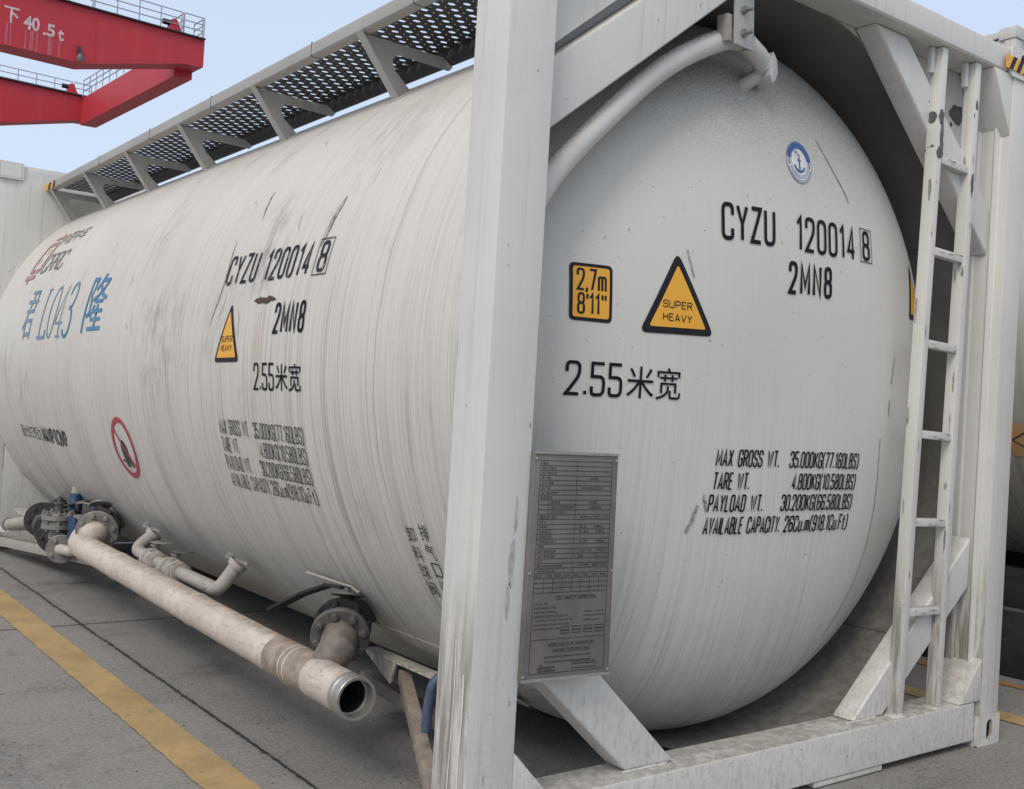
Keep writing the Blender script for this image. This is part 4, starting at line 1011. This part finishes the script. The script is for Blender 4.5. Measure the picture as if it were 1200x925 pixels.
for i, (lab, num, wl, ns) in enumerate((('MAX GROSS WT.', '35.000KG(77.160LBS)', .270, .315), ('TARE WT.', '4.800KG(10.580LBS)', .150, .345), ('PAYLOAD WT.', '30.200KG(66.580LBS)', .225, .315), ('AVAILABLE CAPACITY.', '26Cu.m(918.1Cu.Ft)', .345, .362))):
    th = -13.8-3.15*i
    mark('weight_lettering', stroke_text(lab, .054, .44, .095, .26, fit=wl), B0(1.765, th), BLACKINK, .003)
    mark('weight_figures', stroke_text(num, .054, .44, .095, .24, fit=.712-ns, x0=ns), B0(1.765, th), BLACKINK, .003)
T = [(0, -1.7*DEG), (.232, -1.6*DEG), (.116, 8.5*DEG)]
fnT = lambda uu, vv, off: map_barrel(1.785, 0)(uu, vv, off)
o = mark('warning_sticker', [tri2d([tri_round(*T, .026)])], fnT, STKBLK, .002)
decal('sticker_field', [tri2d([tri_round(*inset(T, .78), .010)])], fnT, YELLOW, o, .0032)
decal('sticker_lettering', stroke_text('SUPER', .021, .7, .13, .34, fit=.098, x0=.067, y0=1.75*DEG) + stroke_text('HEAVY', .021, .7, .13, .34, fit=.098, x0=.067, y0=.25*DEG), fnT, STKBLK, o, .0042)
# prohibition sign with a small figure
rc = (0, 0); fnS = map_barrel(3.045, -20.4); RS = .155
o = mark('prohibition_sign', [circ_ribbon(0, 0, RS-.013, .026, 48), ribbon([(-.105, .105), (.105, -.105)], .014)], fnS, SIGNRED, .0036)
decal('sign_figure', [blob(-.005, -.02, .050, .062, 12, .15), rect(-.075, -.075, -.018, -.060), rect(-.040, -.098, -.022, -.070), rect(-.012, -.100, .004, -.072), ([(.02, -.05), (.062, -.085), (.05, -.10), (.01, -.075)], [(0,1,2,3)])], fnS, GREYINK, o, .0026)
# blue depot code
fnJ = map_barrel(4.955, 4.6)
JH = .310
mark('depot_lettering', font_text('君', JH*1.0, .235, -.01, 0), fnJ, BLUEFADE, .003)
mark('depot_lettering', font_text('隆', JH*1.02, .335, 1.305, .012), fnJ, BLUEINK, .003)
def serif(ch, x, w, h):
    s, t = [], .012
    def rb(p_, w_=None, c=False): s.append(ribbon([(x+a*w, b*h) for a, b in p_], w_ or t, c))
    if ch == 'L': rb([(.35, 0), (.35, 1)], .018); rb([(.1, .99), (.62, .99)], .012); rb([(.05, .01), (1.15, .01), (1.2, .16)], .020)
    if ch == '0': rb([(.5+.46*math.cos(2*math.pi*k/28), .5+.5*math.sin(2*math.pi*k/28)) for k in range(28)], .014, True)
    if ch == '4': rb([(.68, 0), (.68, 1), (.0, .27), (1, .27)], .014); rb([(.4, .01), (.95, .01)], .012)
    if ch == '3':
        rb([(.05, .80)] + [(.48+.40*math.cos(a), .76+.235*math.sin(a)) for a in [rad(170-k*20) for k in range(13)]] + [(.35, .53)], .018)
        rb([(.35, .53)] + [(.46+.48*math.cos(a), .26+.262*math.sin(a)) for a in [rad(90-k*20) for k in range(13)]], .020)
    return s
sh = []
for ch, x in (('L', .385), ('0', .585), ('4', .750)): sh += serif(ch, x, .15, JH*.97)
mark('depot_lettering', sh, fnJ, BLUEFADE, .003)
mark('depot_lettering', serif('3', .925, .15, JH*.99), fnJ, BLUEINK, .003)
# maker's mark, worn
fnC = map_barrel(5.36, 25.0); s_ = .011
L_ = .30
red = [rect(-.02, -.045, .21, -.010), rect(.06, -.075, .085, -.045)]
red += [ribbon(fil2([(.11, .02), (.01, .02), (.01, .245), (.11, .245)], .03), .036), ribbon(fil2([(.14, .02), (.235, .02), (.235, .245), (.14, .245)], .03), .034)]
red += [ribbon([(.085, .075), (.085, .125)], .014), ribbon([(.125, .155), (.125, .205)], .014), rect(.02, .285, .245, .315), rect(.14, .315, .165, .345)]
mark('maker_emblem', red, fnC, REDINK, .003)
mark('maker_lettering', stroke_text('CRRC', .135, .60, .13, .20, fit=.46, x0=.30, y0=-.005), fnC, GRYMRK, .003)
mark('maker_lettering', font_text('中国中车', .115, .56, .24, .215), fnC, GRYMRK, .003)
# container note under the depot code
mark('note_lettering', font_text('最大允许工作压力', .085, .47, 0, 0) + stroke_text('MAWP', .085, .46, .17, .24, fit=.235, x0=.52) + stroke_text('0.2MP', .085, .44, .17, .24, fit=.24, x0=.80), map_barrel(5.13, -23.2), BLACKW, .003)
# two upright lines by the valve
for (y0, th0, t) in ((.492, -24.9, '卸料球阀'), (.415, -24.2, '排气口阀')):
    sh = []
    for i, ch in enumerate(t): sh += font_text(ch, .052, .046, -.024, -.030-i*.062)
    mark('valve_lettering', sh, map_barrel(y0, th0+.6), GREYINK, .003)
# rust scar, scuffs
def scar(cx, cy, a, b, n=26): return ([(cx+a*math.cos(2*math.pi*k/n)*random.uniform(.8, 1.08), cy+b*math.sin(2*math.pi*k/n)*random.uniform(.45, 1.25)) for k in range(n)], [tuple(range(n))])
mark('rust_scar', [scar(0, 0, .094, .013, 40)], map_barrel(1.380, 8.3), RUST, .003)
def stroke_scuff(y0, th0, y1, th1, w, bend=.02, n=14):
    pts_ = []; L = (th1-th0)*DEG; D = y0-y1
    for k in range(n+1):
        t = k/n; pts_.append((D*t+bend*math.sin(math.pi*t)+random.uniform(-.003, .003), L*t))
    vs, fs = ribbon(pts_, w); m = len(pts_)
    # taper
    out = []
    for i in range(m):
        t = i/(m-1); k = min(1, 4*t+.2, 4*(1-t)+.2); cx = (vs[i][0]+vs[m+i][0])/2; cy = (vs[i][1]+vs[m+i][1])/2
        out.append(((cx+(vs[i][0]-cx)*k, cy+(vs[i][1]-cy)*k), (cx+(vs[m+i][0]-cx)*k, cy+(vs[m+i][1]-cy)*k)))
    return ([o_[0] for o_ in out]+[o_[1] for o_ in out], fs)
for args in ((1.05, 15.8, 1.00, 24.0, .024, -.004), (1.865, 4.5, 1.83, 20.5, .010, .045), (1.66, 23.5, 1.70, 29.8, .010, -.01)):
    y0, t0, y1, t1, w, bd = args; mark('scuff_mark', [stroke_scuff(y0, t0, y1, t1, w, bd)], map_barrel(y0, t0), SCUFF, .0022)
sh = []
base = map_barrel(3.0, 0.0)
for _ in range(34):
    y = random.uniform(.6, 4.9); th = random.choice((random.uniform(14, 52), random.uniform(5, 45), random.uniform(-8, 20))); ln = random.uniform(1.0, 5.5)
    v, f_ = stroke_scuff(0, 0, random.uniform(-.04, .05), ln, random.uniform(.0018, .0042), random.uniform(-.02, .02), 8); sh.append(([(a+3.0-y, b+th*DEG) for a, b in v], f_))
mark('fine_scuffs', sh, base, SCUFF, .0020)
# dents and rubs on the dome
sh = []
for (xa, za, xb, zb, w) in ((.905, .925, .872, .840, .012), (.925, .960, .945, .905, .010), (1.46, 2.17, 1.62, 1.98, .005), (1.93, 1.46, 1.91, 1.36, .006), (1.905, 1.30, 1.90, 1.24, .005), (.83, 1.62, .80, 1.70, .006)):
    sh.append(ribbon([(xa+(xb-xa)*t/6+random.uniform(-.003, .003), za+(zb-za)*t/6) for t in range(7)], w))
mark('scuff_mark', sh, D0, SCUFF, .0022)
# long fine seam round the dome
sh = [ribbon([(TX+.835*TR*.72*math.cos(rad(a))*1.0+.0*a, TZ+.835*TR*.95*math.sin(rad(a))) for a in range(-78, 8, 4)], .0035)]
mark('dome_seam', [ribbon([(x, z) for x, z in ((1.852, 1.16), (1.862, 1.02), (1.868, .90), (1.862, .78), (1.845, .68), (1.815, .59), (1.775, .50), (1.725, .43))], .004)], D0, SCUFF, .002)
# scuffs on the near post
sh = []
for _ in range(6):
    x = random.uniform(.02, .14); z = random.uniform(.25, 2.1); L = random.uniform(.006, .030); sh.append(blob(x, z, random.uniform(.0015, .0035), L*.5, 8))
mark('scuff_mark', sh, map_plane((0, 0, 0), (1,0,0), (0,0,1)), SCUFF, .0012)
sh = [blob(.105, .80, .010, .07), blob(.098, .70, .008, .05), blob(.112, .92, .005, .05)]
mark('rub_mark', sh, map_plane((0, 0, 0), (1,0,0), (0,0,1)), SCUFFL, .0010)
WL = flat('white_runs', (.72, .71, .68), .5)
for sh in ([ribbon([(-.072+.004*math.sin(k*.7), .60-.06*k) for k in range(9)], .004)], [ribbon([(-.032+.003*math.sin(k), .52-.05*k) for k in range(7)], .006)]): mark('paint_run', sh, map_plane((0, 0, 0), (0,-1,0), (0,0,1)), WL, .0012)

# ================================================================== SECOND TANK CONTAINER (copy, turned round) ON ITS PLINTH
SKIP = ('lettering', 'figures', 'wear', 'digit', 'sticker', 'emblem', 'sign', 'scuff', 'scar', 'run', 'seam', 'rub', 'torn', 'data_plate', 'tape',
        'discharge', 'butterfly', 'air_line', 'ball_valve', 'gate_valve', 'actuator', 'nozzle', 'grip', 'earth', 'clamp', 'vent_pipe', 'base_bar', 'shelf', 'link_pipe')
def copy_tree(o, parent=None):
    c = o.copy(); COL.objects.link(c)
    if parent is not None: c.parent = parent
    for ch in list(o.children):
        if not any(k in ch.name for k in SKIP): copy_tree(ch, c)
    return c
tank2 = copy_tree(tank)
OX, OZ = 3.45, .460
tank2.location = (OX+1.275, .43, OZ); tank2.rotation_euler = (0, 0, math.pi); WLOC[tank2] = Vector(tank2.location)
tank2['label'] = 'grey soiled tank container raised on a dark plinth, seen past the right corner post'
SOIL = barrel_mat('soiled_cladding', (.50, .49, .465))
def own(o, nm, mt):
    for ch in o.children:
        if ch.name.startswith(nm): ch.data = ch.data.copy(); ch.data.materials[0] = mt
own(tank2, 'barrel', SOIL); own(tank2, 'skirt_cladding', SOIL)
def barrel2(y0, th0):
    f_ = map_barrel(0, th0); return lambda uu, vv, off: f_(uu, vv, off) + Vector((OX, y0, OZ))
def world_decal(name, shapes, fn, mat, par, off):
    o = decal(name, shapes, fn, mat, par, off)
    w = WLOC[o]-WLOC[par]; o.location = (-w.x, -w.y, w.z); o.rotation_euler = (0, 0, math.pi); return o      # the container is turned by 180 degrees
pl_ = world_decal('hazard_placard', [rect(0, 0, .28, .185)], barrel2(.56, -33.0), PLAC, tank2, .003)
world_decal('placard_diamond', [ribbon([(.14, .012), (.268, .092), (.14, .172), (.012, .092)], .007, True)], barrel2(.56, -33.0), RUST, tank2, .0045)
def block_mat():
    m = Mat('dark_concrete', .85, 0, .2)
    c = m.mix(m.rng(m.noise(6, 6, .7), .3, .7), (.045, .043, .041), (.026, .025, .024))
    c = m.mix(m.mul(m.rng(m.noise(40, 5, .7), .60, .72), .6), c, (.13, .125, .12)); nz = m.sep(m.nrm)[2]
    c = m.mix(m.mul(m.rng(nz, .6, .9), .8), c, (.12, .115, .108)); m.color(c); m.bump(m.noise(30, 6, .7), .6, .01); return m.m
plinth = MB().box(3.69, 5.85, -4.2, 6.6, 0, .335).build('plinth', block_mat(), None, .02)
plinth['label'] = 'long dark rough concrete plinth carrying the raised tank container'; plinth['category'] = 'plinth'
for x, t in ((3.76, 'black steel bearer along the near edge of the dark plinth'), (5.52, 'black steel bearer along the far edge of the dark plinth')):
    o = MB().box(x, x+.16, -3.2, 4.0, .335, .459).build('steel_bearer', RUBBER, None, .006)
    o['label'] = t; o['category'] = 'bearer'; o['group'] = 'bearers on the plinth'

# ---- white box containers stacked two high further back
WBOX = white_paint('white_box_paint', (.60, .59, .565), drip=.5, low=.1)
def box_container(z0, label):
    X0_, Y0_ = 8.37, 3.20; W_, L_, H_ = 2.438, 6.058, 2.591
    b = thing('box_container', (X0_+W_/2, Y0_+L_/2, z0), label, 'shipping container', 'white box containers stacked two high')
    def corr(axis, fixed, a0, a1, out):
        n = int((a1-a0)/.07); vs, fs = [], []
        for i in range(n+1):
            t = a0+(a1-a0)*i/n; d = (.0, .0, .036, .036)[i % 4]*out
            for z in (z0+.16, z0+H_-.10): vs.append((fixed+d, t, z) if axis == 'x' else (t, fixed+d, z))
            if i: fs.append((2*i-2, 2*i, 2*i+1, 2*i-1))
        return MB().add(vs, fs)
    corr('x', X0_+.012, Y0_+.1, Y0_+L_-.1, 1).build('side_panel', WBOX, b); corr('x', X0_+W_-.012, Y0_+.1, Y0_+L_-.1, -1).build('side_panel', WBOX, b)
    corr('y', Y0_+.012, X0_+.1, X0_+W_-.1, 1).build('end_panel', WBOX, b); corr('y', Y0_+L_-.012, X0_+.1, X0_+W_-.1, -1).build('end_panel', WBOX, b)
    MB().box(X0_+.02, X0_+W_-.02, Y0_+.02, Y0_+L_-.02, z0+H_-.05, z0+H_-.02).build('roof_panel', WBOX, b); MB().box(X0_+.02, X0_+W_-.02, Y0_+.02, Y0_+L_-.02, z0+.06, z0+.10).build('floor_panel', WBOX, b)
    for x in (X0_, X0_+W_-.11):
        for y in (Y0_, Y0_+L_-.11):
            MB().box(x, x+.11, y, y+.11, z0+.119, z0+H_-.119).build('corner_post', WBOX, b, .008)
            for z in (z0+.001, z0+H_-.118): MB().box(x-.012 if x == X0_ else x-.04, x+.150 if x == X0_ else x+.122, y-.012 if y == Y0_ else y-.056, y+.166 if y == Y0_ else y+.122, z, z+.117).build('corner_casting', WBOX, b, .01)
    for z in (z0+.02, z0+H_-.085):
        for x in (X0_+.004, X0_+W_-.064): MB().box(x, x+.06, Y0_+.17, Y0_+L_-.17, z, z+.065 if z > z0+1 else z+.14).build('side_rail', WBOX, b, .006)
        for y in (Y0_+.004, Y0_+L_-.064): MB().box(X0_+.16, X0_+W_-.16, y, y+.06, z, z+.065 if z > z0+1 else z+.14).build('end_rail', WBOX, b, .006)
box_container(0.0, 'white box container on the ground, bottom one of the stack behind the tanks')
box_container(2.591, 'white box container on top of the stack, its corner above the striped tape')

# ================================================================== GANTRY CRANE
cr = thing('gantry_crane', (16.65, 47.68, 0), 'red rail gantry crane with white lettering and handrails against the sky', 'crane')
ca = math.atan2(.03807605, .99927484); CU = Vector((math.cos(ca), math.sin(ca), 0)); CN = Vector((-math.sin(ca), math.cos(ca), 0)); CO = Vector((16.65, 47.68, 0))
def cp(s, n, z): return CO + CU*s + CN*n + Vector((0, 0, z))
prof = [(0, 17.9), (0, 16.62), (-1.0, 16.55), (-5.55, 15.40), (-60, 15.40), (-60, 17.9)]
GW = 1.25
for n0 in (0.0, 15.3):
    mb = MB(); mb.prism([cp(s, n0, z) for s, z in prof], CN*GW); gd = mb.build('girder', CRED, cr)
    mb = MB(); mb.prism([cp(s, n0-.16, z) for s, z in ((-.02, 17.905), (-60, 17.905), (-60, 17.97), (-.02, 17.97))], CN*(GW+.1)); mb.build('deck_edge', RUBBER, cr)
mb = MB(); mb.prism([cp(s, GW+.002, z) for s, z in ((-.02, 17.84), (-.02, 16.27), (-.92, 16.24), (-.92, 17.80))], CN*(15.3-GW-.004)); mb.build('cross_beam', CRED, cr)
def handrail(a, b, n_bays, z0=17.97, h=.95):
    d = (b-a); 
    hr = node('handrail', ((a+b)/2)+Vector((0, 0, z0)), cr)
    for k in range(n_bays+1):
        p_ = a+d*k/n_bays; MB().tube([p_+Vector((0, 0, z0)), p_+Vector((0, 0, z0+h))], .028, 8).build('rail_post', RAILG, hr)
    mb = MB()
    for zz in (h, h*.66, h*.33): mb.tube([a+Vector((0, 0, z0+zz)), b+Vector((0, 0, z0+zz))], .026, 8)
    mb.build('rail_bar', RAILG, hr)
e = -.05
for n0 in (-.08, 15.3+1.0):
    handrail(cp(-.10, n0, 0), cp(-1.08, n0, 0), 1)
    s = -1.20
    while s > -24:
        handrail(cp(s, n0, 0), cp(s-4.0, n0, 0), 4); s -= 4.08
handrail(cp(-.10, .1, 0), cp(-.10, 1.15, 0), 1); handrail(cp(-.95, 1.6, 0), cp(-.95, 15.0, 0), 12, 17.84)
handrail(cp(-1.08, -.0, 0), cp(-1.08, 1.1, 0), 1)
for n0 in (-.05, 15.3-.05):
    st = node('end_stop', cp(-1.2, n0, 17.9), cr)
    MB().prism([cp(s, n0, z) for s, z in ((-1.75, 17.96), (-1.15, 17.96), (-1.42, 18.52), (-1.62, 18.52))], CN*.5).build('stop_bracket', CRED, st)
    MB().tube([cp(-1.62, n0+.25, 18.36), cp(-2.0, n0+.25, 18.36)], .13, 16).build('buffer', RUBBER, st)
LAMPG = flat('lamp_grey', (.12, .13, .14), .5)
lamp = node('floodlight', cp(-5.75, .4, 15.2), cr)
MB().lathe(cp(-5.75, -.30, 15.72), (0, 0, -1), [(0, .07), (.10, .13), (.26, .15), (.34, .13)], 20).build('lamp_housing', LAMPG, lamp)
MB().bar(cp(-5.75, -.10, 15.75), cp(-5.75, -.10, 16.1), .12, .12, up=(0, 1, 0)).build('lamp_stem', CASTD, lamp)
# legs, far to the left of the view
for s in (-14.0, -50.0):
    for n0 in (.1, 15.4):
        mb = MB(); t = [cp(s-.8, n0, 15.39), cp(s+.8, n0, 15.39), cp(s+.8, n0+1.0, 15.39), cp(s-.8, n0+1.0, 15.39)]; b = [cp(s-.45, n0, 1.2), cp(s+.45, n0, 1.2), cp(s+.45, n0+1.0, 1.2), cp(s-.45, n0+1.0, 1.2)]
        mb.add(t+b, [(0,1,2,3), (7,6,5,4), (0,4,5,1), (1,5,6,2), (2,6,7,3), (3,7,4,0)]); mb.build('leg', CRED, cr)
    mb = MB(); mb.prism([cp(s-.5, -2, .55), cp(s+.5, -2, .55), cp(s+.5, -2, 1.2), cp(s-.5, -2, 1.2)], CN*20.5); mb.build('sill_beam', CRED, cr)
    for n0 in (-1.2, .8, 15.2, 17.2):
        mb = MB(); mb.lathe(cp(s-.12, n0, .30), CU, [(0, .30), (.24, .30)], 24); mb.build('wheel', CASTD, cr)
for n0 in (0.0, 15.3):
    for s_j in (-5.05, -9.6, -14.2):
        MB().bar(cp(s_j, n0-.008, 15.50), cp(s_j, n0-.008, 17.86), .035, .014, up=CN).build('plate_joint', CRED, cr)
# lettering on the near girder with pale runs below it
fnG = lambda uu, vv, off: cp(-9.0+uu, -off, 16.05+vv)
sh = font_text('下', .70, .62, .12, .32, bold=.02) + font_text('40', .60, .66, .92, .24, bold=.03) + font_text('.5', .55, .50, 1.72, .17, bold=.03) + font_text('t', .50, .26, 2.34, .10, bold=.03)
decal('girder_lettering', sh, fnG, CTXT, cr, .012, maxe=5)
decal('paint_run', [rect(x, -.62, x+w, y) for x, w, y in ((.22, .10, .30), (.40, .06, .25), (1.00, .07, .22), (1.20, .16, .22), (1.46, .08, .2), (1.95, .18, .15), (2.38, .10, .1))], fnG, CRUN, cr, .008, maxe=5)
